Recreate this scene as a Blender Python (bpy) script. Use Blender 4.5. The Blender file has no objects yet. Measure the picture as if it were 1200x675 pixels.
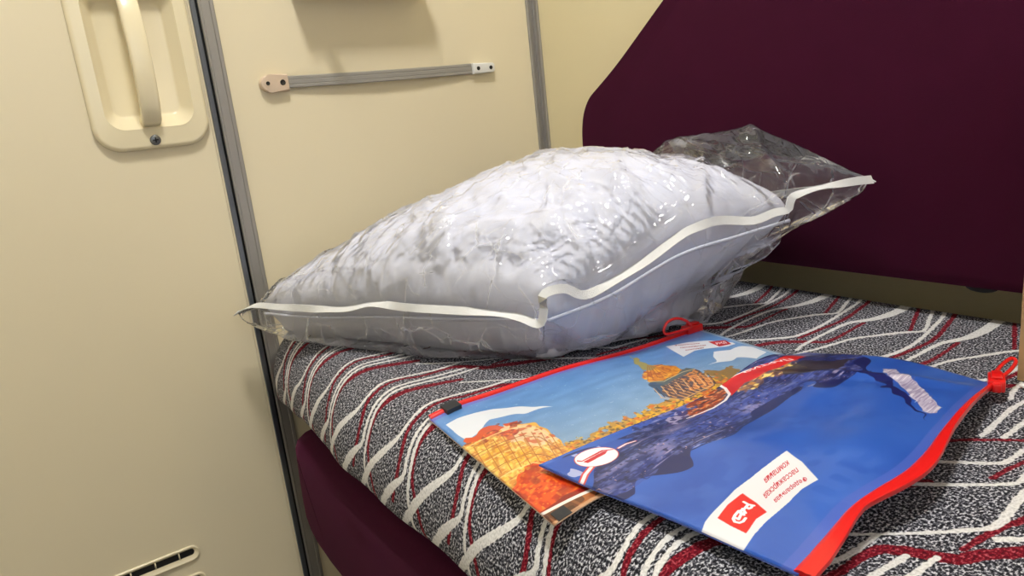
import bpy, bmesh, math, random
import numpy as np
from mathutils import Vector, Matrix, noise as mn
SC = bpy.context.scene
COL = SC.collection
PI = math.pi
random.seed(7); RNG = np.random.default_rng(7)

# ------------------------------------------------------------------ helpers
def lin(c):
    return tuple(((v/255)/12.92 if v/255 <= .04045 else ((v/255+.055)/1.055)**2.4) for v in c) + (1.0,)

def tag(o, label=None, cat=None, group=None, kind=None):
    if label: o['label'] = label
    if cat: o['category'] = cat
    if group: o['group'] = group
    if kind: o['kind'] = kind
    return o

def empty(name, loc, label, cat, group=None):
    o = bpy.data.objects.new(name, None); COL.objects.link(o); o.location = loc
    o.empty_display_size = .02
    return tag(o, label, cat, group)

def link(name, me, mats, parent=None, smooth=True):
    o = bpy.data.objects.new(name, me); COL.objects.link(o)
    for m in (mats if isinstance(mats, (list, tuple)) else [mats]): me.materials.append(m)
    if smooth:
        me.polygons.foreach_set('use_smooth', [True]*len(me.polygons))
    if parent is not None:
        o.parent = parent
        # geometry is given in world coordinates: take it into the parent's space
        p = parent; off = Vector((0, 0, 0))
        while p is not None: off += Vector(p.location); p = p.parent
        me.transform(Matrix.Translation(-off))
    return o

def from_bm(name, bm, mats, parent=None, smooth=True, recalc=True):
    if recalc: bmesh.ops.recalc_face_normals(bm, faces=bm.faces)
    me = bpy.data.meshes.new(name); bm.to_mesh(me); bm.free()
    return link(name, me, mats, parent, smooth)

def flat_ang(o, ang=35):
    me = o.data
    bm = bmesh.new(); bm.from_mesh(me)
    for e in bm.edges:
        if len(e.link_faces) == 2 and e.calc_face_angle(0) > math.radians(ang): e.smooth = False
    bm.to_mesh(me); bm.free(); return o

def add_box(bm, a, b, bev=0, seg=2):
    x0, y0, z0 = [min(p, q) for p, q in zip(a, b)]; x1, y1, z1 = [max(p, q) for p, q in zip(a, b)]
    r = bmesh.ops.create_cube(bm, size=1)
    vs = r['verts']
    for v in vs:
        v.co = Vector((x0+(v.co.x+.5)*(x1-x0), y0+(v.co.y+.5)*(y1-y0), z0+(v.co.z+.5)*(z1-z0)))
    if bev:
        es = list({e for v in vs for e in v.link_edges})
        bmesh.ops.bevel(bm, geom=es, offset=bev, segments=seg, affect='EDGES', profile=.5)

def box(name, a, b, mat, parent=None, bev=0, seg=2):
    bm = bmesh.new(); add_box(bm, a, b, bev, seg)
    return flat_ang(from_bm(name, bm, mat, parent))

def add_prism(bm, poly, ax, d0, d1, bev=0, seg=3, both=True):
    """poly: 2D points; ax: extrusion axis. ax='x': points are (y,z); 'y': (x,z); 'z': (x,y)."""
    def P(p, d):
        return {'x': (d, p[0], p[1]), 'y': (p[0], d, p[1]), 'z': (p[0], p[1], d)}[ax]
    A = [bm.verts.new(P(p, d0)) for p in poly]; B = [bm.verts.new(P(p, d1)) for p in poly]
    n = len(poly)
    fa = bm.faces.new(A[::-1]); fb = bm.faces.new(B)
    for i in range(n): bm.faces.new((A[i], A[(i+1) % n], B[(i+1) % n], B[i]))
    if bev:
        es = list(fb.edges) + (list(fa.edges) if both else [])
        bmesh.ops.bevel(bm, geom=es, offset=bev, segments=seg, affect='EDGES', profile=.5)

def rrect(y0, y1, z0, z1, r, n=8):
    pts = []
    for cx, cz, a0 in ((y1-r, z1-r, 0), (y0+r, z1-r, 90), (y0+r, z0+r, 180), (y1-r, z0+r, 270)):
        for i in range(n+1):
            a = math.radians(a0+90*i/n); pts.append((cx+r*math.cos(a), cz+r*math.sin(a)))
    return pts

def rings(bm, rs, cap0=False, cap1=True):
    """bridge a list of equally long rings of 3D points"""
    V = [[bm.verts.new(p) for p in r] for r in rs]
    n = len(rs[0])
    for a, b in zip(V, V[1:]):
        for i in range(n): bm.faces.new((a[i], a[(i+1) % n], b[(i+1) % n], b[i]))
    if cap0: bm.faces.new(V[0][::-1])
    if cap1: bm.faces.new(V[-1])

def frame_along(pts, i):
    a = Vector(pts[max(i-1, 0)]); b = Vector(pts[min(i+1, len(pts)-1)])
    return (b-a).normalized()

def add_tube(bm, pts, w, h=None, up=(0, 0, 1), n=10, closed=False, power=2.0):
    h = w if h is None else h
    rs = []
    m = len(pts)
    for i, p in enumerate(pts):
        if closed: t = (Vector(pts[(i+1) % m])-Vector(pts[i-1])).normalized()
        else: t = frame_along(pts, i)
        s = t.cross(Vector(up))
        if s.length < 1e-4: s = t.cross(Vector((1, 0, 0)))
        s.normalize(); u = s.cross(t).normalized()
        wi = w[i] if isinstance(w, (list, tuple)) else w
        hi = h[i] if isinstance(h, (list, tuple)) else h
        ring = []
        for k in range(n):
            a = 2*PI*(k+.5)/n; c, q = math.cos(a), math.sin(a)
            c = math.copysign(abs(c)**(2/power), c); q = math.copysign(abs(q)**(2/power), q)
            ring.append(Vector(p)+s*wi*c+u*hi*q)
        rs.append(ring)
    if closed: rs.append(rs[0])
    if closed:
        V = [[bm.verts.new(p) for p in r] for r in rs[:-1]]; V.append(V[0])
        for a, b in zip(V, V[1:]):
            for i in range(n): bm.faces.new((a[i], a[(i+1) % n], b[(i+1) % n], b[i]))
    else: rings(bm, rs, True, True)

def lerp_path(pts, n):
    """resample a polyline of nD points evenly, with Catmull-Rom smoothing"""
    P = np.array(pts, float); d = np.r_[0, np.cumsum(np.linalg.norm(np.diff(P, axis=0), axis=1))]
    t = np.linspace(0, d[-1], n); out = []
    for q in t:
        i = min(max(np.searchsorted(d, q)-1, 0), len(P)-2); f = (q-d[i])/max(d[i+1]-d[i], 1e-9)
        p0, p1, p2, p3 = P[max(i-1, 0)], P[i], P[i+1], P[min(i+2, len(P)-1)]
        out.append(.5*((2*p1)+(-p0+p2)*f+(2*p0-5*p1+4*p2-p3)*f*f+(-p0+3*p1-3*p2+p3)*f**3))
    return np.array(out)

def grid_mesh(name, G, uv=None):
    """open grid surface from an array (n,m,3) -> mesh with UVs (uv: (n,m,2))"""
    n, m, _ = G.shape
    idx = np.arange(n*m).reshape(n, m)
    F = np.stack([idx[:-1, :-1], idx[1:, :-1], idx[1:, 1:], idx[:-1, 1:]], -1).reshape(-1, 4)
    me = bpy.data.meshes.new(name)
    me.from_pydata(G.reshape(-1, 3).tolist(), [], F.tolist())
    if uv is not None:
        l = me.uv_layers.new(name='UVMap'); fl = uv.reshape(-1, 2)[F.reshape(-1)]
        l.data.foreach_set('uv', fl.astype(np.float32).ravel())
    return me

def fbm(p, s, o=3):
    v = 0; a = 1
    for k in range(o):
        v += a*mn.noise(Vector(p)*s); s *= 2.03; a *= .5
    return v

# ------------------------------------------------------------------ materials
def mat(name, col, rough=.5, metal=0, spec=.5, var=.0, vscale=8, bump=0, bscale=200, coat=0, sheen=0):
    m = bpy.data.materials.new(name); m.use_nodes = True
    N = m.node_tree.nodes; L = m.node_tree.links; b = N['Principled BSDF']
    c = lin(col)
    b.inputs['Roughness'].default_value = rough; b.inputs['Metallic'].default_value = metal
    b.inputs['Specular IOR Level'].default_value = spec
    b.inputs['Coat Weight'].default_value = coat
    b.inputs['Sheen Weight'].default_value = sheen; b.inputs['Sheen Tint'].default_value = tuple(min(1, v**.5) for v in c[:3])+(1,)
    tc = N.new('ShaderNodeTexCoord')
    nz = N.new('ShaderNodeTexNoise'); nz.inputs['Scale'].default_value = vscale; nz.inputs['Detail'].default_value = 4
    L.new(tc.outputs['Object'], nz.inputs['Vector'])
    cr = N.new('ShaderNodeMix'); cr.data_type = 'RGBA'
    cr.inputs['A'].default_value = tuple(v*(1-var) for v in c[:3])+(1,)
    cr.inputs['B'].default_value = tuple(min(1, v*(1+var)) for v in c[:3])+(1,)
    L.new(nz.outputs['Fac'], cr.inputs['Factor']); L.new(cr.outputs['Result'], b.inputs['Base Color'])
    if bump:
        n2 = N.new('ShaderNodeTexNoise'); n2.inputs['Scale'].default_value = bscale; n2.inputs['Detail'].default_value = 3
        L.new(tc.outputs['Object'], n2.inputs['Vector'])
        bp = N.new('ShaderNodeBump'); bp.inputs['Strength'].default_value = bump; bp.inputs['Distance'].default_value = .002
        L.new(n2.outputs['Fac'], bp.inputs['Height']); L.new(bp.outputs['Normal'], b.inputs['Normal'])
    return m

M = {}
M['cream'] = mat('cream_laminate', (229, 217, 186), .42, var=.03, vscale=3, bump=.04, bscale=600)
M['cream_back'] = mat('cream_back_wall', (223, 211, 172), .45, var=.03, vscale=3, bump=.04, bscale=600)
M['plastic'] = mat('cream_plastic', (236, 224, 190), .22, var=.02, vscale=20)
M['velour'] = mat('burgundy_velour', (58, 9, 35), .9, var=.12, vscale=30, bump=.25, bscale=1500, sheen=.38, spec=.12)
M['alu'] = mat('anodised_aluminium', (166, 163, 158), .45, metal=.7, var=.03, vscale=12)
M['alu_blue'] = mat('bluish_aluminium', (120, 126, 136), .3, metal=.9, var=.05, vscale=40)
M['gasket'] = mat('black_rubber_gasket', (22, 24, 24), .6)
M['strap'] = mat('grey_ribbed_strap', (150, 146, 138), .5, var=.02, vscale=20)
M['clip_beige'] = mat('beige_clip_plastic', (212, 190, 166), .4, var=.06, vscale=80)
M['clip_white'] = mat('white_clip_plastic', (226, 226, 222), .35, var=.03, vscale=80)
M['screw'] = mat('screw_steel', (120, 122, 122), .35, metal=.9)
M['screw_dark'] = mat('dark_screw_steel', (52, 50, 46), .5, metal=.5)
M['dark'] = mat('painted_recess_shade', (12, 9, 8), .8)  # near-black paint for the shade in the vent slots and screw cross
M['kraft'] = mat('kraft_paper', (176, 142, 100), .75, var=.08, vscale=60, bump=.2, bscale=300)
M['tape'] = mat('white_woven_tape', (234, 235, 234), .7, var=.05, vscale=300, bump=.5, bscale=1200)
M['linen'] = mat('white_linen', (222, 224, 236), .75, var=.02, vscale=12, bump=.12, bscale=900)
M['red'] = mat('red_zip_plastic', (222, 26, 24), .3, var=.06, vscale=40, coat=.3)
M['black'] = mat('black_tab_plastic', (40, 42, 48), .5)
M['paper'] = mat('white_paper', (238, 238, 236), .7)
M['floor'] = mat('grey_floor_vinyl', (104, 101, 98), .6, var=.1, vscale=20)
M['ceil'] = mat('white_ceiling_panel', (232, 230, 222), .5)

def lamp_mat(name, col, s):
    m = bpy.data.materials.new(name); m.use_nodes = True
    N = m.node_tree.nodes; L = m.node_tree.links
    for n in list(N): N.remove(n)
    e = N.new('ShaderNodeEmission'); e.inputs['Color'].default_value = col; e.inputs['Strength'].default_value = s
    o = N.new('ShaderNodeOutputMaterial'); L.new(e.outputs[0], o.inputs['Surface'])
    return m

def daylight():
    bm = bmesh.new(); add_box(bm, (LX+.006, -1.419, .861), (LX+.014, -.361, 1.619))
    from_bm('frosted_pane', bm, lamp_mat('daylit_frosted_glass', (.80, .89, 1, 1), 1.8), bpy.data.objects['window_1'])

def film_mat():
    m = bpy.data.materials.new('clear_polythene_film'); m.use_nodes = True
    N = m.node_tree.nodes; L = m.node_tree.links
    for n in list(N): N.remove(n)
    tc = N.new('ShaderNodeTexCoord')
    n1 = N.new('ShaderNodeTexNoise'); n1.inputs['Scale'].default_value = 11; n1.inputs['Detail'].default_value = 2; n1.inputs['Distortion'].default_value = 1.6
    v1 = N.new('ShaderNodeTexVoronoi'); v1.feature = 'DISTANCE_TO_EDGE'; v1.inputs['Scale'].default_value = 18
    L.new(tc.outputs['Object'], n1.inputs['Vector'])
    mx = N.new('ShaderNodeMix'); mx.data_type = 'VECTOR'; mx.inputs['Factor'].default_value = .022
    L.new(tc.outputs['Object'], mx.inputs['A']); L.new(n1.outputs['Color'], mx.inputs['B'])
    mp = N.new('ShaderNodeMapping'); mp.inputs['Rotation'].default_value = (0, 0, math.radians(38)); mp.inputs['Scale'].default_value = (1.25, .5, 1)
    L.new(mx.outputs['Result'], mp.inputs['Vector']); L.new(mp.outputs['Vector'], v1.inputs['Vector'])
    v2 = N.new('ShaderNodeTexVoronoi'); v2.feature = 'DISTANCE_TO_EDGE'; v2.inputs['Scale'].default_value = 27
    mp2 = N.new('ShaderNodeMapping'); mp2.inputs['Rotation'].default_value = (.3, 0, math.radians(-25)); mp2.inputs['Scale'].default_value = (.55, 1.2, 1); mp2.inputs['Location'].default_value = (3, 1, 2)
    L.new(mx.outputs['Result'], mp2.inputs['Vector']); L.new(mp2.outputs['Vector'], v2.inputs['Vector'])
    rp2 = N.new('ShaderNodeMapRange'); rp2.inputs['From Max'].default_value = .035; L.new(v2.outputs['Distance'], rp2.inputs['Value'])
    ad2 = N.new('ShaderNodeMath'); ad2.operation = 'MULTIPLY_ADD'; ad2.inputs[1].default_value = -.10
    rp = N.new('ShaderNodeMapRange'); rp.inputs['From Max'].default_value = .035
    L.new(v1.outputs['Distance'], rp.inputs['Value'])
    ad = N.new('ShaderNodeMath'); ad.operation = 'MULTIPLY_ADD'; ad.inputs[1].default_value = -.22
    L.new(rp.outputs['Result'], ad.inputs[0]); L.new(n1.outputs['Fac'], ad.inputs[2])
    bp = N.new('ShaderNodeBump'); bp.inputs['Strength'].default_value = .42; bp.inputs['Distance'].default_value = .008
    L.new(rp2.outputs['Result'], ad2.inputs[0]); L.new(ad.outputs[0], ad2.inputs[2]); L.new(ad2.outputs[0], bp.inputs['Height'])
    tr = N.new('ShaderNodeBsdfTransparent'); tr.inputs['Color'].default_value = (.975, .975, .98, 1)
    gl = N.new('ShaderNodeBsdfGlossy'); gl.inputs['Roughness'].default_value = .045
    gl.inputs['Color'].default_value = (1, 1, 1, 1)
    L.new(bp.outputs['Normal'], gl.inputs['Normal'])
    fr = N.new('ShaderNodeFresnel'); fr.inputs['IOR'].default_value = 1.40
    L.new(bp.outputs['Normal'], fr.inputs['Normal'])
    df = N.new('ShaderNodeBsdfDiffuse'); df.inputs['Color'].default_value = (.85, .86, .9, 1)
    m1 = N.new('ShaderNodeMixShader'); 
    ia = N.new('ShaderNodeMath'); ia.operation = 'SUBTRACT'; ia.inputs[0].default_value = 1; L.new(rp.outputs['Result'], ia.inputs[1])
    ib = N.new('ShaderNodeMath'); ib.operation = 'SUBTRACT'; ib.inputs[0].default_value = 1; L.new(rp2.outputs['Result'], ib.inputs[1])
    ic = N.new('ShaderNodeMath'); ic.operation = 'MULTIPLY_ADD'; ic.inputs[1].default_value = .55; L.new(ib.outputs[0], ic.inputs[0]); L.new(ia.outputs[0], ic.inputs[2])
    ns = N.new('ShaderNodeMapRange'); ns.inputs['From Min'].default_value = .48; ns.inputs['From Max'].default_value = .66; L.new(n1.outputs['Fac'], ns.inputs['Value'])
    ie = N.new('ShaderNodeMath'); ie.operation = 'MULTIPLY'; L.new(ic.outputs[0], ie.inputs[0]); L.new(ns.outputs['Result'], ie.inputs[1])
    ig = N.new('ShaderNodeMath'); ig.operation = 'MULTIPLY_ADD'; ig.inputs[1].default_value = .42; ig.inputs[2].default_value = .045; ig.use_clamp = True  # white mixed in along creases: stress whitening plus painted highlights
    L.new(ie.outputs[0], ig.inputs[0]); L.new(ig.outputs[0], m1.inputs['Fac'])
    L.new(tr.outputs[0], m1.inputs[1]); L.new(df.outputs[0], m1.inputs[2])
    m2 = N.new('ShaderNodeMixShader')
    L.new(fr.outputs[0], m2.inputs['Fac']); L.new(m1.outputs[0], m2.inputs[1]); L.new(gl.outputs[0], m2.inputs[2])
    o = N.new('ShaderNodeOutputMaterial'); L.new(m2.outputs[0], o.inputs['Surface'])
    return m
M['film'] = film_mat()

# ------------------------------------------------------------------ a small painter for printed surfaces
def vnoise(w, h, sx, sy, seed):
    r = np.random.default_rng(seed)
    g = r.random((int(sy)+3, int(sx)+3))
    y = np.linspace(0, sy, h)[:, None]; x = np.linspace(0, sx, w)[None, :]
    yi = np.floor(y).astype(int); xi = np.floor(x).astype(int); fy = y-yi; fx = x-xi
    fy = fy*fy*(3-2*fy); fx = fx*fx*(3-2*fx)
    a = g[yi, xi]*(1-fx)+g[yi, xi+1]*fx; b = g[yi+1, xi]*(1-fx)+g[yi+1, xi+1]*fx
    return a*(1-fy)+b*fy

class Paint:
    def __init__(s, w, h):
        s.w, s.h = w, h; s.a = np.zeros((h, w, 3)); s.seed = 0
        yy, xx = np.mgrid[0:h, 0:w]; s.u = (xx+.5)/w; s.v = (yy+.5)/h
    def n(s, sx, sy=None):
        s.seed += 1; return vnoise(s.w, s.h, sx, sx*s.h/s.w if sy is None else sy, s.seed)
    def put(s, mask, col):
        c = np.array(col, float)/255 if not isinstance(col, np.ndarray) else col
        s.a = s.a*(1-mask[..., None])+c*mask[..., None]
    def inside(s, P, wob=0, ws=30):
        P = np.array(P, float)
        u, v = s.u, s.v
        if wob:
            u = u+wob*(s.n(ws)-.5); v = v+wob*1.5*(s.n(ws)-.5)
        m = np.zeros((s.h, s.w), bool)
        for (x0, y0), (x1, y1) in zip(P, np.roll(P, -1, 0)):
            c = ((y0 > v) != (y1 > v))
            with np.errstate(all='ignore'):
                m ^= c & (u < (x1-x0)*(v-y0)/(y1-y0+1e-12)+x0)
        m = m.astype(float)
        # soften by one texel
        k = m.copy(); k[1:] += m[:-1]; k[:-1] += m[1:]; k[:, 1:] += m[:, :-1]; k[:, :-1] += m[:, 1:]
        return np.clip(k/5, 0, 1)
    def poly(s, P, col, alpha=1, wob=0, ws=30): s.put(s.inside(P, wob, ws)*alpha, col)
    def line(s, P, wd, col, alpha=1, asp=1.0):
        d = np.full((s.h, s.w), 9.0)
        for (x0, y0), (x1, y1) in zip(P, P[1:]):
            dx, dy = x1-x0, (y1-y0)*asp; L = dx*dx+dy*dy+1e-12
            px, py = s.u-x0, (s.v-y0)*asp
            t = np.clip((px*dx+py*dy)/L, 0, 1)
            d = np.minimum(d, np.hypot(px-t*dx, py-t*dy))
        s.put(np.clip((wd/2-d)*s.w+.5, 0, 1)*alpha, col)
    def tris(s, T, col):
        m = np.zeros((s.h, s.w))
        for t in T:
            t = np.array(t)*[s.w, s.h]
            x0, y0 = np.floor(t.min(0)).astype(int); x1, y1 = np.ceil(t.max(0)).astype(int)+1
            x0, y0, x1, y1 = max(x0, 0), max(y0, 0), min(x1, s.w), min(y1, s.h)
            if x1 <= x0 or y1 <= y0: continue
            yy, xx = np.mgrid[y0*3:y1*3, x0*3:x1*3]; xx = (xx+.5)/3; yy = (yy+.5)/3
            a, b, c = t
            e = lambda p, q: (q[0]-p[0])*(yy-p[1])-(q[1]-p[1])*(xx-p[0])
            e0, e1, e2 = e(a, b), e(b, c), e(c, a)
            k = ((e0 >= 0) & (e1 >= 0) & (e2 >= 0)) | ((e0 <= 0) & (e1 <= 0) & (e2 <= 0))
            k = k.reshape(y1-y0, 3, x1-x0, 3).mean((1, 3))
            m[y0:y1, x0:x1] = np.minimum(1, m[y0:y1, x0:x1]+k)
        s.put(m, col)
    def image(s, name, srgb=True):
        im = bpy.data.images.new(name, s.w, s.h, alpha=False)
        if not srgb: im.colorspace_settings.name = 'Non-Color'
        a = np.ones((s.h, s.w, 4), np.float32); a[..., :3] = np.clip(s.a, 0, 1)
        im.pixels.foreach_set(a.ravel()); im.update(); im.pack()
        return im

def text_tris(txt, bold=0):
    c = bpy.data.curves.new('lettering', 'FONT'); c.body = txt; c.size = 1; c.offset = bold; c.resolution_u = 3
    o = bpy.data.objects.new('lettering', c); COL.objects.link(o)
    dg = bpy.context.evaluated_depsgraph_get(); me = o.evaluated_get(dg).to_mesh(); me.calc_loop_triangles()
    V = [v.co.xy for v in me.vertices]; T = [[tuple(V[i]) for i in t.vertices] for t in me.loop_triangles]
    o.evaluated_get(dg).to_mesh_clear(); bpy.data.objects.remove(o); bpy.data.curves.remove(c)
    A = np.array(T); mn_, mx_ = A.reshape(-1, 2).min(0), A.reshape(-1, 2).max(0)
    return (A-[mn_[0], 0])/(mx_[0]-mn_[0]), (mx_[1]/(mx_[0]-mn_[0]))   # x in 0..1; returns cap height / width

def put_text(P, txt, o, ex, ey, col, bold=0):
    """o: uv of the text start, ex: uv vector of the whole run, ey: uv vector of the cap height"""
    T, hh = text_tris(txt, bold)
    Q = T[..., :1]*np.array(ex)+T[..., 1:]/hh*np.array(ey)+np.array(o)
    P.tris(Q, col)

def image_mat(name, im, rough, coat=0, bump=0, bscale=300):
    m = bpy.data.materials.new(name); m.use_nodes = True
    N = m.node_tree.nodes; L = m.node_tree.links; b = N['Principled BSDF']
    t = N.new('ShaderNodeTexImage'); t.image = im; t.extension = 'EXTEND'
    L.new(t.outputs['Color'], b.inputs['Base Color'])
    b.inputs['Roughness'].default_value = rough; b.inputs['Coat Weight'].default_value = coat
    b.inputs['Coat Roughness'].default_value = .12
    return m

# ------------------------------------------------------------------ camera
CAM = Vector((1.15, -.895, .79))
FPX = 857.7
A_ = Vector((-618, -143.5, FPX)); B_ = Vector((1272, -352.5, FPX))
X_ = -A_.normalized(); Y_ = B_-X_*X_.dot(B_); Y_.normalize(); Z_ = X_.cross(Y_)
if Z_.y > 0: Z_ = -Z_
right = Vector((X_.x, Y_.x, Z_.x)); down = Vector((X_.y, Y_.y, Z_.y)); fwd = Vector((X_.z, Y_.z, Z_.z))
cd = bpy.data.cameras.new('camera'); cam = bpy.data.objects.new('camera', cd); COL.objects.link(cam)
cd.sensor_width = 36; cd.lens = FPX/1200*36; cd.clip_start = .02
mw = Matrix((( right.x, -down.x, -fwd.x, CAM.x), (right.y, -down.y, -fwd.y, CAM.y), (right.z, -down.z, -fwd.z, CAM.z), (0, 0, 0, 1)))
cam.matrix_world = mw
SC.camera = cam

# ------------------------------------------------------------------ the compartment
LX, LY, LZ = 1.95, -1.75, 2.30
DY = -.613                                   # seam between door and partition panel
def shell(name, a, b, m): return tag(box(name, a, b, m), kind='structure')
shell('floor', (-.02, LY-.02, -.02), (LX+.02, .14, 0), M['floor'])
shell('ceiling', (-.02, LY-.02, LZ), (LX+.02, .14, LZ+.02), M['ceil'])
shell('wall_left', (-.02, DY, 0), (0, .14, LZ), M['cream'])
bm = bmesh.new()
add_prism(bm, [(0, 0), (0, .40), (.08, .40), (.08, .5445), (0, .5445), (0, LZ), (.14, LZ), (.14, 0)], 'x', 0, LX)  # notch added to the wall so the strip under the backrest goes dark
tag(flat_ang(from_bm('wall_back', bm, M['cream_back'])), kind='structure')
shell('wall_front', (0, LY-.02, 0), (LX, LY, LZ), M['ceil'])
bm = bmesh.new()
for a, b in (((LX, LY, 0), (LX+.02, .14, .86)), ((LX, LY, 1.62), (LX+.02, .14, LZ)), ((LX, LY, .86), (LX+.02, -1.42, 1.62)), ((LX, -.36, .86), (LX+.02, .14, 1.62))): add_box(bm, a, b)
tag(flat_ang(from_bm('wall_right', bm, M['cream'])), kind='structure')
bm = bmesh.new()
for a, b in (((LX-.012, -1.45, .83), (LX-.0005, -1.42, 1.65)), ((LX-.012, -.36, .83), (LX-.0005, -.33, 1.65)), ((LX-.012, -1.42, .83), (LX-.0005, -.36, .86)), ((LX-.012, -1.42, 1.62), (LX-.0005, -.36, 1.65))): add_box(bm, a, b)
win = tag(flat_ang(from_bm('window_1', bm, M['alu'])), kind='structure')
WIN = True

# door with its recessed pull handle and vent slots
def make_door():
    bm = bmesh.new()
    for a, b in (((-.03, LY, 0), (0, -.755, LZ)), ((-.03, -.63, 0), (0, DY-.0005, LZ)), ((-.03, -.755, 0), (0, -.63, .81)), ((-.03, -.755, 1.005), (0, -.63, LZ))): add_box(bm, a, b)
    d = flat_ang(from_bm('door_1', bm, M['cream'])); tag(d, kind='structure')
    # handle plate: raised rounded rim, sloping recess, floor
    y0, y1, z0, z1 = -.768, -.6165, .787, 1.030
    def R(iy, iz0, x, r): return [(x, a, b) for a, b in rrect(y0+iy, y1-iy, z0+iz0, z1-iz0, r, 8)]
    bm = bmesh.new()
    rings(bm, [R(0, 0, .0005, .034), R(.0005, .0005, .0065, .034), R(.003, .003, .0098, .032), R(.006, .006, .0105, .029),
               R(.017, .027, .0098, .024), R(.0185, .0285, .0102, .024), R(.0195, .030, .0090, .023), R(.031, .045, -.0085, .013), R(.0325, .047, -.0098, .012), R(.0345, .049, -.0102, .010)], False, True)
    pl = from_bm('door_handle', bm, M['plastic'], d, recalc=False)
    tag(pl, 'cream recessed pull handle plate on the left door')
    bm2 = bmesh.new(); bm2.from_mesh(pl.data); bmesh.ops.recalc_face_normals(bm2, faces=bm2.faces); bm2.to_mesh(pl.data); bm2.free(); flat_ang(pl, 42)
    # bar bowed out of the recess
    yc = -.694; bm = bmesh.new(); pts = []
    for i in range(25):
        t = i/24; z = .8225+(.994-.8225)*t
        x = .000+.034*math.sin(PI*min(max(t, 0), 1))**.36
        pts.append((x, yc, z))
    add_tube(bm, pts, [.0128]*25, [.008]*25, up=(1, 0, 0), n=20, power=4.5)
    from_bm('grab_bar', bm, M['plastic'], pl)
    bm = bmesh.new(); c = (.0108, -.694, .799); pr = []
    for r, x in ((.0072, 0), (.0070, .0014), (.0054, .0022), (.001, .0024)):
        pr.append([(c[0]+x, c[1]+r*math.cos(2*PI*k/20), c[2]+r*math.sin(2*PI*k/20)) for k in range(20)])
    rings(bm, pr, False, True)
    sc = from_bm('screw', bm, [M['screw'], M['dark']], pl)
    bm = bmesh.new(); bm.from_mesh(sc.data)
    n0 = len(bm.faces)
    for a, b in (((.0020, -.0036, -.0008), (.0030, .0036, .0008)), ((.0020, -.0008, -.0036), (.0030, .0008, .0036))):
        add_box(bm, [p+q for p, q in zip((c[0], c[1], c[2]), a)], [p+q for p, q in zip((c[0], c[1], c[2]), b)])
    bm.faces.ensure_lookup_table()
    for f in bm.faces[n0:]: f.material_index = 1
    bm.to_mesh(sc.data); bm.free()
    # vent slots
    for k in range(3):
        zt = .1865-.048*k
        ya, yb = -1.02, -.7575+.001*k
        bm = bmesh.new()
        def S(i, x, up=0): return [(x, a, b) for a, b in rrect(ya+i, yb-i, zt-.026+i+up, zt-i+up, .0129-i, 8)]
        rings(bm, [S(0, .0003), S(.0004, .0025), S(.0015, .0034), S(.003, .0032), S(.0040, .0022), S(.0080, .0009, .0022)], False, False)
        v = from_bm('vent_slot', bm, M['plastic'], d)
        bm = bmesh.new(); rings(bm, [S(.0078, .0010, .0022), S(.0085, .0009, .0022)], False, True)
        from_bm('vent_opening', bm, M['dark'], v)  # dark plate painting the slot's inner shade; the door behind is solid
        bm = bmesh.new()
        for q in range(8):
            yy = yb-.030-.034*q
            add_box(bm, (.0008, yy-.001, zt-.016), (.0018, yy+.001, zt-.005))
        from_bm('slot_bridge', bm, M['plastic'], v)
    return d
make_door()

# metal profile between door and partition, and the corner profile
def trim1():
    bm = bmesh.new(); add_prism(bm, [(.0003, -.6120), (.004, -.6120), (.005, -.6108), (.005, -.6040), (.004, -.6030), (.0003, -.6030)], 'z', 0, LZ) if False else None
    o = tag(from_bm('trim_1', bm, M['alu']), kind='structure') if False else None
    bm = bmesh.new()
    add_prism(bm, [(.0002, -.6000), (.0040, -.6000), (.0055, -.5988), (.0055, -.5965), (.0042, -.5955), (.0042, -.5845), (.0058, -.5835), (.0058, -.5795), (.0042, -.5780), (.0002, -.5780)], 'z', .001, LZ-.001)
    t = tag(flat_ang(from_bm('trim_1', bm, M['alu'])), kind='structure')
    bm = bmesh.new()
    add_prism(bm, [(.0002, -.6105), (.0038, -.6105), (.0046, -.6098), (.0046, -.6042), (.0040, -.6035), (.0002, -.6035)], 'z', .001, LZ-.001)
    flat_ang(from_bm('door_edge_profile', bm, M['alu_blue'], t))
    bm = bmesh.new(); add_box(bm, (.0002, -.6034, .001), (.0016, -.6002, LZ-.001))
    from_bm('gasket', bm, M['gasket'], t)
trim1()
bm = bmesh.new()
add_prism(bm, [(.0002, -.0165), (.0035, -.0165), (.0042, -.0155), (.0042, -.0125), (.0032, -.012), (.0032, -.0075), (.0045, -.007), (.0045, -.0045),
               (.007, -.0042), (.0075, -.003), (.012, -.003), (.0125, -.0042), (.0165, -.004), (.0175, -.003), (.0175, -.0002), (.0002, -.0002)], 'z', .001, LZ-.001)
tag(flat_ang(from_bm('trim_2', bm, M['alu'])), kind='structure')

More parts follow.
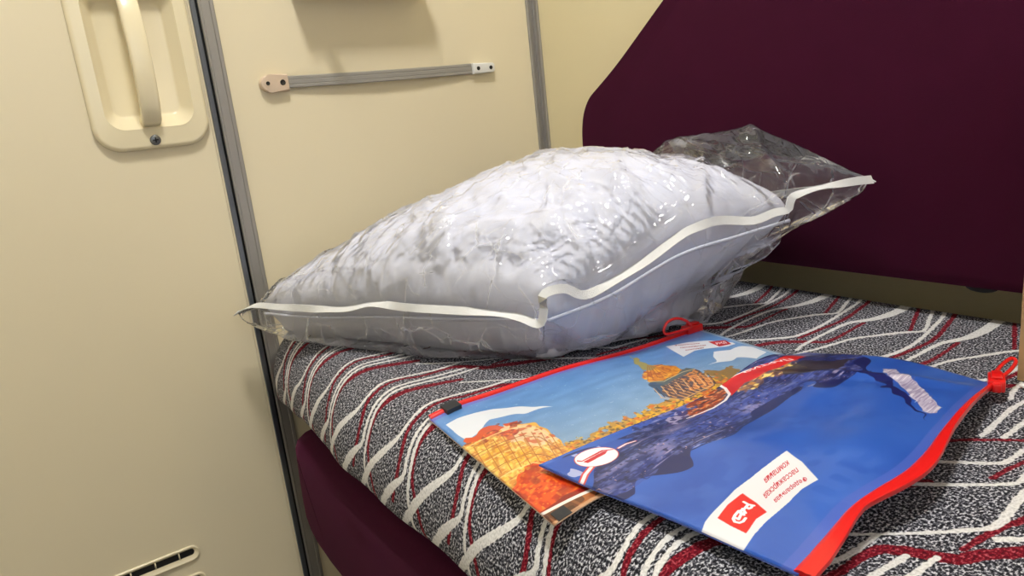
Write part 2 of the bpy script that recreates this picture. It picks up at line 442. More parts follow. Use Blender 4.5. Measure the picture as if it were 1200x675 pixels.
# ------------------------------------------------------------------ strap on the partition
def make_strap():
    r = empty('wall_strap', (0, -.32, .864), 'grey ribbed strap on the cream partition with a beige and a white end clip', 'strap')
    n = 40; G = []
    prof = [(-.0090, .0), (-.0090, .0016), (-.0078, .0024), (-.0042, .0024), (-.0034, .0018), (-.0026, .0024), (.0026, .0024), (.0034, .0018), (.0042, .0024), (.0078, .0024), (.0090, .0016), (.0090, .0)]
    bm = bmesh.new(); rs = []
    for i in range(n+1):
        t = i/n; y = -.496+t*(-.150+.496)
        bow = .006*math.sin(PI*t)
        z = .864-.0015*math.sin(PI*t)
        rs.append([(.0035+bow+h, y, z+q) for q, h in prof])
    rings(bm, rs, True, True)
    flat_ang(from_bm('strap', bm, M['strap'], r), 30)
    def clip(ya, yb, h, rnd, m, label, ys, rs_):
        # rnd: radius of the rounded outer end (left when ya<yb)
        out = []
        if rnd == 'left':
            for k in range(17):
                a = PI/2+PI*k/16; out.append((ya+h*1.25+h*1.25*math.cos(a), .8635+h*math.sin(a)))
            out += [(yb, .8635-h*.92), (yb, .8635+h*.92)]
        else:
            out = [(ya, .8637-h), (yb-.003, .8637-h*.9), (yb, .8637-h*.6), (yb, .8637+h*.6), (yb-.003, .8637+h*.9), (ya, .8637+h)]
        bm = bmesh.new(); add_prism(bm, out, 'x', .0004, .0110, .002, 3, both=False)
        c = flat_ang(from_bm('end_clip', bm, m, r)); tag(c, label)
        for (yy, rr) in zip(ys, rs_):
            bm = bmesh.new(); pr = []
            for q, x in ((rr, .0111), (rr, .0117), (rr*.72, .0119), (rr*.6, .0111), (rr*.3, .0111)):
                pr.append([(x, yy+q*math.cos(2*PI*k/16), .8637+q*math.sin(2*PI*k/16)) for k in range(16)])
            rings(bm, pr, False, True); from_bm('screw', bm, M['screw_dark'], c)
    clip(-.5335, -.4905, .0132, 'left', M['clip_beige'], 'beige rounded end clip', (-.523, -.500), (.0030, .0042))
    clip(-.1535, -.107, .0092, 'right', M['clip_white'], 'white square end clip', (-.143, -.116), (.0034, .0034))
make_strap()

# shelf bracket just above the strap (its shade falls on the partition)
def make_shelf():
    r = empty('wall_shelf', (0, -.34, 1.02), 'small cream fold-down shelf on the partition above the grey strap', 'shelf')
    bm = bmesh.new(); add_box(bm, (.0004, -.463, .988), (.060, -.243, 1.03), .006, 3)
    flat_ang(from_bm('shelf_board', bm, M['plastic'], r))
    bm = bmesh.new(); add_tube(bm, lerp_path([(.058, -.43, 1.0), (.085, -.43, .995), (.09, -.43, 1.01), (.085, -.43, 1.02)], 10).tolist(), .006, .006, n=8)
    from_bm('hook', bm, M['plastic'], r)
make_shelf()

# ------------------------------------------------------------------ berth: backrest, seat, mattress
def make_backrest():
    pts = [(.152, .5435), (1.86, .5435), (1.86, 1.20), (.66, 1.20), (.52, 1.035), (.252, .833), (.183, .790), (.1665, .764), (.1600, .735), (.1575, .66)]
    P = np.array(pts); out = []
    # rounded polygon
    n = len(P)
    rad = [.01, .06, .06, .05, .05, .06, .03, .02, .03, .02]
    for i in range(n):
        a, b, c = P[i-1], P[i], P[(i+1) % n]; r = rad[i]
        u = (a-b)/np.linalg.norm(a-b); w = (c-b)/np.linalg.norm(c-b)
        rr = min(r, np.linalg.norm(a-b)*.45, np.linalg.norm(c-b)*.45)
        p0, p1 = b+u*rr, b+w*rr
        for t in np.linspace(0, 1, 5): out.append(tuple((1-t)**2*p0+2*t*(1-t)*b+t*t*p1))
    bm = bmesh.new(); add_prism(bm, out, 'y', -.0006, -.042, .012, 4, both=False)
    o = flat_ang(from_bm('back_cushion', bm, M['velour']), 60)
    tag(o, 'large dark burgundy upholstered backrest panel on the rear wall behind the pillow', 'backrest')
    bm = bmesh.new(); bmesh.ops.create_uvsphere(bm, u_segments=14, v_segments=8, radius=.012)
    for v in bm.verts: v.co = Vector((v.co.x*1.4+.80, v.co.y*.6-.034, v.co.z*.5+.5425))
    from_bm('glide_stud', bm, M['gasket'], o)
make_backrest()

def yf(x): return -.605-.035*min(max(x/.4, 0), 1)
def hem(x): return .376+.044*min(max(x/.3, 0), 1)+.003*math.sin(x*31)+.002*math.sin(x*57+1)
PX = .1035; SLEN = .75

def make_seat():
    r = empty('berth', (1.0, -.3, .0), 'burgundy padded berth seat under the striped mattress', 'berth')
    # cushion: outline in x,z seen from the front, swept in y with a rounded nose
    out = [(.150, .370), (.140, .350), (.133, .31), (.128, .262), (.130, .232), (.146, .207), (.172, .192), (.23, .181), (.33, .175), (1.93, .175), (1.93, .372), (.175, .372)]
    P = np.array(out); C0 = P.mean(0)
    rs = []
    for y, ins in ((-.03, 0), (-.585, 0), (-.606, .003), (-.620, .010), (-.627, .021), (-.630, .036)):
        ring = []
        n = len(P)
        for i in range(n):
            a, b, c = P[i-1], P[i], P[(i+1) % n]
            t1 = (b-a)/np.linalg.norm(b-a); t2 = (c-b)/np.linalg.norm(c-b); t = t1+t2; t /= np.linalg.norm(t)
            nrm = np.array([-t[1], t[0]])
            q = b+nrm*ins
            ring.append((q[0], y, q[1]))
        rs.append(ring)
    bm = bmesh.new(); rings(bm, rs, True, True)
    flat_ang(from_bm('seat_cushion', bm, M['velour'], r), 50)
    bm = bmesh.new(); add_box(bm, (.16, -.50, .0005), (1.94, -.03, .1745))
    flat_ang(from_bm('berth_box', bm, M['cream'], r)); r.children[-1]['label'] = 'cream berth box'
make_seat()

def stripe_image():
    W, H = 288, 2400
    P = Paint(W, H)
    L = [  # (colour, [(s, x, width)...])  white 0, red 1
     (0, [(-.03, .600, .013), (.0, .602, .013), (.04, .606, .013), (.075, .604, .011), (.095, .597, .008), (.113, .588, .006), (.157, .586, .0045), (.2, .588, .0045), (.225, .594, .004)]),
     (1, [(-.03, .604, .0045), (-.018, .608, .0045), (.041, .630, .0045), (.094, .650, .0045)]),
     (0, [(-.03, .618, .0045), (.0, .631, .0045), (.053, .650, .0045), (.080, .660, .0045), (.091, .660, .005), (.105, .647, .006), (.131, .631, .005), (.157, .617, .0045), (.204, .608, .0045), (.24, .602, .0045), (.303, .604, .0045)]),
     (0, [(-.03, .636, .0045), (.0, .646, .0045), (.047, .659, .0045), (.118, .671, .0045), (.166, .671, .005), (.19, .665, .006), (.214, .642, .0055), (.232, .622, .0045), (.26, .618, .0045), (.296, .617, .0045)]),
     (1, [(-.03, .644, .005), (-.004, .656, .005), (.053, .671, .005), (.106, .681, .005), (.154, .678, .005), (.187, .675, .005)]),
     (1, [(.285, .636, .006), (.26, .644, .008), (.23, .655, .010), (.213, .664, .010), (.2, .680, .010), (.186, .700, .008), (.176, .706, .006), (.146, .706, .0045), (.102, .704, .0045)]),
     (1, [(.285, .636, .005), (.293, .630, .005), (.301, .618, .005), (.315, .600, .005), (.326, .589, .005), (.34, .572, .005)]),
     (0, [(.29, .637, .0045), (.308, .636, .0045), (.329, .635, .0045), (.342, .632, .005), (.36, .608, .005), (.371, .594, .005), (.39, .573, .005)]),
     (1, [(.329, .644, .0045), (.349, .640, .0045), (.368, .638, .0045)]),
     (0, [(.30, .655, .0045), (.351, .652, .0045), (.369, .650, .0045), (.402, .613, .005), (.421, .589, .005), (.44, .566, .005)]),
     (0, [(.34, .662, .0055), (.377, .661, .0055), (.42, .664, .006), (.436, .658, .0045), (.473, .624, .003), (.496, .602, .003), (.52, .578, .003)]),
     (1, [(.36, .684, .005), (.409, .673, .005), (.428, .666, .006), (.446, .663, .005), (.462, .660, .005)]),
     (1, [(.40, .713, .008), (.442, .686, .011), (.462, .669, .011), (.474, .662, .011), (.484, .641, .011), (.493, .627, .010), (.505, .623, .007), (.541, .621, .006), (.56, .613, .0055), (.608, .619, .0055), (.631, .630, .0055), (.655, .636, .0055), (.68, .632, .0055)]),
     (0, [(.482, .617, .004), (.512, .616, .0045), (.537, .611, .0045), (.572, .606, .0045), (.604, .611, .0048), (.617, .613, .0052), (.630, .609, .0065), (.645, .595, .0090), (.662, .578, .0095), (.70, .545, .009)]),
     (0, [(.49, .640, .0045), (.526, .636, .0045), (.565, .631, .0045), (.601, .634, .0045), (.615, .638, .0045), (.638, .645, .0048), (.653, .647, .006), (.667, .632, .0090), (.681, .616, .0095), (.71, .59, .009)]),
     (0, [(.48, .653, .0045), (.511, .651, .0045), (.57, .641, .0045), (.608, .644, .0045), (.643, .656, .0045), (.671, .662, .0045), (.70, .672, .0045)]),
     (1, [(.515, .672, .008), (.535, .664, .010), (.558, .657, .010), (.580, .653, .010), (.598, .650, .009), (.610, .650, .006), (.617, .651, .005), (.647, .662, .005), (.673, .678, .005), (.70, .69, .005)]),
    ]
    asp = SLEN/PX
    wob = (P.n(10)-.5)*.0
    U = P.u*PX; S = P.v*SLEN-.02
    nz = (vnoise(W, H, 30, 250, 5)-.5)*.0016
    for c, pl in L:
        best = np.full((H, W), -1.0)
        pl = np.array(pl)
        # resample so that widths vary smoothly
        Q = lerp_path(pl[:, [0, 1, 2]], max(12, len(pl)*5))
        for (s0, x0, w0), (s1, x1, w1) in zip(Q, Q[1:]):
            r0 = max(0, int((min(s0, s1)+.02-.012)/SLEN*H)); r1 = min(H, int((max(s0, s1)+.02+.012)/SLEN*H)+1)
            for k in (-1, 0, 1):
                ds, dx = s1-s0, x1-x0; L2 = ds*ds+dx*dx+1e-12
                base = ((x0-.585) % PX)+k*PX
                px = U[r0:r1]-base; ps = S[r0:r1]-s0
                t = np.clip((px*dx+ps*ds)/L2, 0, 1)
                d = np.hypot(px-t*dx, ps-t*ds)
                w = (w0+(w1-w0)*t)/2
                best[r0:r1] = np.maximum(best[r0:r1], (w-d+nz[r0:r1])/.0005+.5)
        m = np.clip(best, 0, 1)
        P.a[..., c] = np.maximum(P.a[..., c], m)
    return P.image('woven stripes', False)

def mattress_mat():
    m = bpy.data.materials.new('striped_melange_cover'); m.use_nodes = True
    N = m.node_tree.nodes; L = m.node_tree.links; b = N['Principled BSDF']
    b.inputs['Roughness'].default_value = .9; b.inputs['Specular IOR Level'].default_value = .15
    t = N.new('ShaderNodeTexImage'); t.image = stripe_image(); t.extension = 'REPEAT'
    sp = N.new('ShaderNodeSeparateColor'); L.new(t.outputs['Color'], sp.inputs['Color'])
    uv = N.new('ShaderNodeUVMap'); uv.uv_map = 'cloth'
    mp = N.new('ShaderNodeMapping'); mp.inputs['Scale'].default_value = (1, .72, 1)
    L.new(uv.outputs['UV'], mp.inputs['Vector'])
    nz = N.new('ShaderNodeTexNoise'); nz.inputs['Scale'].default_value = 540; nz.inputs['Detail'].default_value = 1.5; nz.inputs['Roughness'].default_value = .6
    L.new(mp.outputs['Vector'], nz.inputs['Vector'])
    rp = N.new('ShaderNodeValToRGB'); e = rp.color_ramp.elements
    e[0].position = .40; e[0].color = lin((24, 24, 30)); e[1].position = .66; e[1].color = lin((208, 208, 216))
    k = e.new(.51); k.color = lin((72, 73, 82))
    L.new(nz.outputs['Fac'], rp.inputs['Fac'])
    rr = N.new('ShaderNodeValToRGB'); e = rr.color_ramp.elements
    e[0].position = .36; e[0].color = lin((74, 8, 22)); e[1].position = .74; e[1].color = lin((190, 96, 108))
    k = e.new(.55); k.color = lin((122, 16, 34))
    L.new(nz.outputs['Fac'], rr.inputs['Fac'])
    rw = N.new('ShaderNodeValToRGB'); e = rw.color_ramp.elements
    e[0].position = .25; e[0].color = lin((186, 185, 184)); e[1].position = .6; e[1].color = lin((226, 225, 224))
    L.new(nz.outputs['Fac'], rw.inputs['Fac'])
    m1 = N.new('ShaderNodeMix'); m1.data_type = 'RGBA'; m2 = N.new('ShaderNodeMix'); m2.data_type = 'RGBA'
    L.new(sp.outputs['Green'], m1.inputs['Factor']); L.new(rp.outputs['Color'], m1.inputs['A']); L.new(rr.outputs['Color'], m1.inputs['B'])
    L.new(sp.outputs['Red'], m2.inputs['Factor']); L.new(m1.outputs['Result'], m2.inputs['A']); L.new(rw.outputs['Color'], m2.inputs['B'])
    L.new(m2.outputs['Result'], b.inputs['Base Color'])
    h = N.new('ShaderNodeMath'); h.operation = 'MULTIPLY_ADD'; h.inputs[1].default_value = .6
    L.new(sp.outputs['Red'], h.inputs[0]); L.new(nz.outputs['Fac'], h.inputs[2])
    bp = N.new('ShaderNodeBump'); bp.inputs['Strength'].default_value = .5; bp.inputs['Distance'].default_value = .0015
    L.new(h.outputs[0], bp.inputs['Height']); L.new(bp.outputs['Normal'], b.inputs['Normal'])
    return m

def make_mattress():
    xs = np.r_[np.linspace(.004, .09, 14), np.linspace(.1, 1.93, 150)]
    G = []; UV = []; CL = []
    for x in xs:
        y0 = yf(x)+.07; zh = hem(x)
        # left end: the roll of the folded end drops the edge a little
        e = 1-min(x/.07, 1); drop = .030*e**2.2; tuck = .018*e**2
        prof = []
        for y in np.linspace(-.012, y0, 34): prof.append((y, .5, -y))
        for a in np.linspace(0, PI/2, 14)[1:]:
            prof.append((y0-.07*math.sin(a), .42+.08*math.cos(a), -y0+.075*a))
        s0 = -y0+.075*PI/2
        zz = np.linspace(.42, zh+.012, 5)[1:] if zh+.012 < .418 else np.array([.417, .4165, .416, .4155])
        for z in zz: prof.append((yf(x), z, s0+.42-z))
        zl = zz[-1]; sl = s0+.42-zl
        for a in np.linspace(0, PI/2, 5)[1:]:
            prof.append((yf(x)+.012*(1-math.cos(a)), zl-.012*math.sin(a), sl+.012*a))
        yb = yf(x)+.012; sb = sl+.012*PI/2
        for y in (yb+.03, yb+.1, -.3, -.012): prof.append((y, min(zl-.012, .405), sb+(y-yb)))
        prof.append((-.012, .5, 0.02))
        row = []; uvr = []; cl = []
        for y, z, s in prof:
            wv = .0016*math.sin(x*23+y*9)+.0012*math.sin(y*31-x*12)
            zz_ = z-drop*max(0, (z-.38)/.12)+(wv if z > .45 and y < -.02 else 0)
            yy_ = y+(tuck if z < .5 or y < y0 else 0)*min(1, max(0, (-y-.4)/.2))
            if y < y0 and x > .33:   # soft folds of the cover hanging over the edge
                yy_ += -.0035*min(1, (x-.33)/.05)*(.5+.5*math.sin(x*38+.6))*min(1, (y0-y)/.05)
            row.append((x, yy_, zz_)); uvr.append(((x-.585)/PX, (s+.02)/SLEN)); cl.append((x, s))
        G.append(row); UV.append(uvr); CL.append(cl)
    G = np.array(G); UV = np.array(UV); CL = np.array(CL)
    me = grid_mesh('mattress', G, UV)
    l = me.uv_layers.new(name='cloth'); n, m_ = G.shape[:2]
    idx = np.arange(n*m_).reshape(n, m_)
    F = np.stack([idx[:-1, :-1], idx[1:, :-1], idx[1:, 1:], idx[:-1, 1:]], -1).reshape(-1, 4)
    l.data.foreach_set('uv', CL.reshape(-1, 2)[F.reshape(-1)].astype(np.float32).ravel())
    me.uv_layers.active_index = 0; me.uv_layers['UVMap'].active_render = True
    bm = bmesh.new(); bm.from_mesh(me); bm.edges.ensure_lookup_table()
    bmesh.ops.remove_doubles(bm, verts=[v for v in bm.verts if v.is_boundary], dist=.0002)
    bmesh.ops.holes_fill(bm, edges=[e for e in bm.edges if e.is_boundary], sides=0)
    bmesh.ops.recalc_face_normals(bm, faces=bm.faces)
    bm.to_mesh(me); bm.free()
    o = link('mattress', me, mattress_mat())
    flat_ang(o, 70)
    tag(o, 'mattress in grey melange cover with white and dark red zigzag stripes on the berth', 'mattress')
make_mattress()

# ------------------------------------------------------------------ pillow and its clear bag
TAPE_F = [(.058, -.644, .541), (.102, -.627, .556), (.153, -.606, .557), (.263, -.563, .561), (.322, -.540, .572), (.374, -.520, .571), (.468, -.483, .572), (.516, -.464, .570), (.543, -.454, .564), (.551, -.452, .580)]
TAPE_R = [(.551, -.452, .580), (.552, -.451, .597), (.560, -.430, .600), (.567, -.413, .590), (.574, -.396, .592), (.593, -.349, .612), (.609, -.311, .634), (.616, -.292, .642), (.628, -.263, .647), (.643, -.225, .641), (.653, -.201, .646), (.660, -.184, .648), (.662, -.180, .660), (.671, -.156, .666), (.682, -.130, .667), (.692, -.105, .668), (.700, -.084, .667)]
P4 = (.055, -.075, .56)

def coons(front, rightc, p1, p2, p3, p4, n, bow=0):
    f = lerp_path(front, n); r = lerp_path(rightc, n)
    t = np.linspace(0, 1, n)[:, None]
    b = np.array(p4)*(1-t)+np.array(p3)*t; l = np.array(p1)*(1-t)+np.array(p4)*t
    U = np.linspace(0, 1, n)[:, None, None]; V = np.linspace(0, 1, n)[None, :, None]
    S = (1-V)*f[:, None]+V*b[:, None]+(1-U)*l[None]+U*r[None]
    S -= (1-U)*(1-V)*f[0]+U*(1-V)*f[-1]+(1-U)*V*np.array(p4)+U*V*np.array(p3)
    return S
NP = 121
def pillow_fn():
    q1, q2, q3, q4 = (.085, -.612, .550), (.540, -.437, .575), (.640, -.150, .640), (.075, -.085, .56)
    B = coons([q1, (.19, -.575, .552), (.31, -.530, .562), (.43, -.482, .568), q2], [q2, (.565, -.37, .59), (.595, -.29, .622), (.618, -.22, .632), q3], q1, q2, q3, q4, NP)
    return B
def smooth(t): t = np.clip(t, 0, 1); return t*t*(3-2*t)

def wrinkle(x, y, z, seed):
    p = Vector((x*1.0, y*1.0, z*1.0+seed*7.3))
    w = Vector((fbm(p, 6, 2), fbm(p+Vector((5, 2, 1)), 6, 2), 0))*.04
    a = 1-abs(mn.noise((p+w)*9)); b = 1-abs(mn.noise((p+w*1.4+Vector((3, 1, 0)))*19))
    return a*a, b*b

def crumple(G, su, sv, keep, iters, fl=None, grav=0, noise=.0015, bend=.10, seed=1, pin=None):
    """let a sheet buckle: its edges grow by su, sv (arrays) while every point is held softly (keep) to its first place"""
    X = G.copy(); n, m, _ = X.shape; rg = np.random.default_rng(seed)
    nz = sum(vnoise(m, n, k, k, seed+k)-.5 for k in (13, 29, 47))
    free = np.ones((n, m, 1)); free[0] = free[-1] = 0; free[:, 0] = free[:, -1] = 0
    if pin is not None: free *= (1-pin)[..., None]
    X[..., 2] += nz*noise*free[..., 0]
    ln = lambda A, B: np.linalg.norm(A-B, axis=-1)
    def rest(di, dj, sc):
        A = G[:n-di, :m-dj] if dj >= 0 else G[:n-di, -dj:]
        B = G[di:, dj:] if dj >= 0 else G[di:, :m+dj]
        return ln(A, B)*sc
    av = lambda f, di, dj: f[:n-di, :m-dj] if dj >= 0 else f[:n-di, -dj:]
    C = [(1, 0, rest(1, 0, av(su, 1, 0)), .9), (0, 1, rest(0, 1, av(sv, 0, 1)), .9)]
    sm = (su+sv)/2
    C += [(1, 1, rest(1, 1, av(sm, 1, 1)), .35), (1, -1, rest(1, -1, av(sm, 1, -1)), .35)]
    C += [(2, 0, rest(2, 0, av(su, 2, 0)), bend), (0, 2, rest(0, 2, av(sv, 0, 2)), bend),
          (4, 0, rest(4, 0, av(su, 4, 0)), bend*.35), (0, 4, rest(0, 4, av(sv, 0, 4)), bend*.35)]
    kp = keep[..., None]
    for it in range(iters):
        for di, dj, L, st in C:
            D = np.zeros_like(X); 
            if dj >= 0: sa, sb = (slice(0, n-di), slice(0, m-dj)), (slice(di, n), slice(dj, m))
            else: sa, sb = (slice(0, n-di), slice(-dj, m)), (slice(di, n), slice(0, m+dj))
            d = X[sb]-X[sa]; l = np.linalg.norm(d, axis=-1)+1e-9
            c = d*((l-L)/l*.25*st)[..., None]
            D[sa] += c; D[sb] -= c
            X += D*free
        X += (G-X)*kp*free
        if grav: X[..., 2] -= grav*free[..., 0]
        if fl is not None: fl(X)
    return X

def upmat(nf, nc):
    W = np.zeros((nf, nc))
    for i in range(nf):
        q = i/(nf-1)*(nc-1); k = min(int(q), nc-2); f = q-k
        for o, wt in ((-1, .5*(-f+2*f*f-f**3)), (0, .5*(2-5*f*f+3*f**3)), (1, .5*(f+4*f*f-3*f**3)), (2, .5*(-f*f+f**3))):
            W[i, min(max(k+o, 0), nc-1)] += wt
    return W
def crumple_coarse(G, su, sv, keep, iters, step, **kw):
    n = G.shape[0]; c = lambda a: a[::step, ::step]
    g = c(G).copy(); X = crumple(g, c(su), c(sv), c(keep), iters, **kw)
    W = upmat(n, g.shape[0])
    return G+np.einsum('ia,abk,jb->ijk', W, X-g, W)

def build_pillow():
    B = pillow_fn()
    U = np.linspace(-1, 1, NP)[:, None]; V = np.linspace(-1, 1, NP)[None, :]
    f = ((1-U**2)*(1-V**2))**.44
    top = B.copy(); bot = B.copy()
    Ht = .150
    for i in range(NP):
        for j in range(NP):
            x, y, z = B[i, j]; e = f[i, j]
            top[i, j, 2] += (Ht*(.90+.10*smooth(np.array((x-.12)/.3)))-.021)*e
            wq = smooth(np.array((i/NP-.80)/.20))*smooth(np.array((j/NP-.45)/.5))
            hb = .30*(1-.25*wq)
            d = hb*e
            bot[i, j, 2] = max(.5062, z-d)
            nx, ny = (x-.30), (y+.30); L = math.hypot(nx, ny)+1e-6
            ins = (.030+.03*wq+.012*float(smooth(np.array((i/NP-.6)/.4))))*min(1, d/.085); bot[i, j, 0] -= nx/L*ins; bot[i, j, 1] -= ny/L*ins
    ef = np.exp(-(V+1)/.55)+0*U; er = np.exp(-(1-U)/.55)+0*V; el = np.exp(-(1+U)/.5)+0*V
    su = 1.002+.055*ef+0*U; sv = 1.002+.050*er+.03*el
    top = crumple_coarse(top, su+.002, sv+.002, np.full((NP, NP), .014), 200, 3, noise=.007, bend=.22, seed=11)
    rg = np.random.default_rng(8); cr = np.zeros((NP, NP)); X0, Y0 = B[..., 0], B[..., 1]
    for _ in range(34):      # long soft folds of the pillow case running in from its seams
        if rg.random() < .6: a0 = (rg.uniform(.08, .98), rg.uniform(.03, .2)); an = PI/2+rg.normal(.2, .35)
        else: a0 = (rg.uniform(.82, .97), rg.uniform(.05, .85)); an = PI+rg.normal(-.25, .35)
        ln_ = rg.uniform(.18, .5); hh = rg.uniform(.003, .0075); wd = rg.uniform(.010, .020)
        q0 = np.clip(a0, .02, .98); q1 = np.clip((a0[0]+math.cos(an)*ln_, a0[1]+math.sin(an)*ln_), .02, .98)
        A0 = B[int(q0[0]*(NP-1)), int(q0[1]*(NP-1))]; A1 = B[int(q1[0]*(NP-1)), int(q1[1]*(NP-1))]
        dx, dy = A1[0]-A0[0], A1[1]-A0[1]; l2 = dx*dx+dy*dy+1e-9
        t = ((X0-A0[0])*dx+(Y0-A0[1])*dy)/l2; d = ((X0-A0[0])*dy-(Y0-A0[1])*dx)/l2**.5
        d = d+.012*np.sin(t*3+a0[0]*20)
        k = np.clip(1-np.abs(d)/wd, 0, 1); k = k*k*(3-2*k)
        cr += hh*k*np.clip(1.15-t, 0, 1)*np.clip((t+.12)*6, 0, 1)*rg.choice([1, -1], p=[.6, .4])
    top[..., 2] += cr*np.clip(f*1.6, 0, 1)
    def flb(X): X[..., 2] = np.maximum(X[..., 2], .5062)
    bot = crumple_coarse(bot, su+.03*ef, sv+.05*er, np.full((NP, NP), .010), 200, 3, noise=.006, bend=.18, seed=23)
    for i in range(1, NP-1):
        for j in range(1, NP-1):
            x, y, z = bot[i, j]; d = B[i, j, 2]-z
            if z < .5075: continue
            nx, ny = (x-.30), (y+.30); L = math.hypot(nx, ny)+1e-6
            q = (x*.55+y*1.0)*58+(z*34)+2.2*mn.noise(Vector((x*9, y*9, z*9)))
            q2 = (x*.8+y*.9)*101-(z*60)+2.2*mn.noise(Vector((x*14, y*14, 3)))
            am = min(1, d/.02)*(.0075*(1-abs(math.sin(q)))**1.3+.0035*(1-abs(math.sin(q2)))-.003)
            bot[i, j, 0] += nx/L*am; bot[i, j, 1] += ny/L*am
    flb(bot)
    return B, top, bot

def closed_shell(name, top, bot):
    n = top.shape[0]; bm = bmesh.new()
    T = [[bm.verts.new(top[i, j]) for j in range(n)] for i in range(n)]
    Bv = [[None]*n for _ in range(n)]
    for i in range(n):
        for j in range(n):
            edge = i in (0, n-1) or j in (0, n-1)
            Bv[i][j] = T[i][j] if edge else bm.verts.new(bot[i, j])
    for i in range(n-1):
        for j in range(n-1):
            bm.faces.new((T[i][j], T[i+1][j], T[i+1][j+1], T[i][j+1]))
            try: bm.faces.new((Bv[i][j], Bv[i][j+1], Bv[i+1][j+1], Bv[i+1][j]))
            except ValueError: pass
    return bm

PB, PT, PBOT = build_pillow()
pil = from_bm('pillow', closed_shell('pillow', PT, PBOT), M['linen'])
tag(pil, 'white linen pillow packed inside the clear plastic bag on the mattress', 'pillow')
bm = bmesh.new()
seam = [tuple(PB[i, 0]+np.array([0, 0, .0])) for i in range(0, NP, 2)]+[tuple(PB[-1, j]) for j in range(0, NP, 2)]
add_tube(bm, [(x+.001, y-.001, z-.012) for x, y, z in seam], .0016, .0022, n=6)
from_bm('seam', bm, M['linen'], pil)

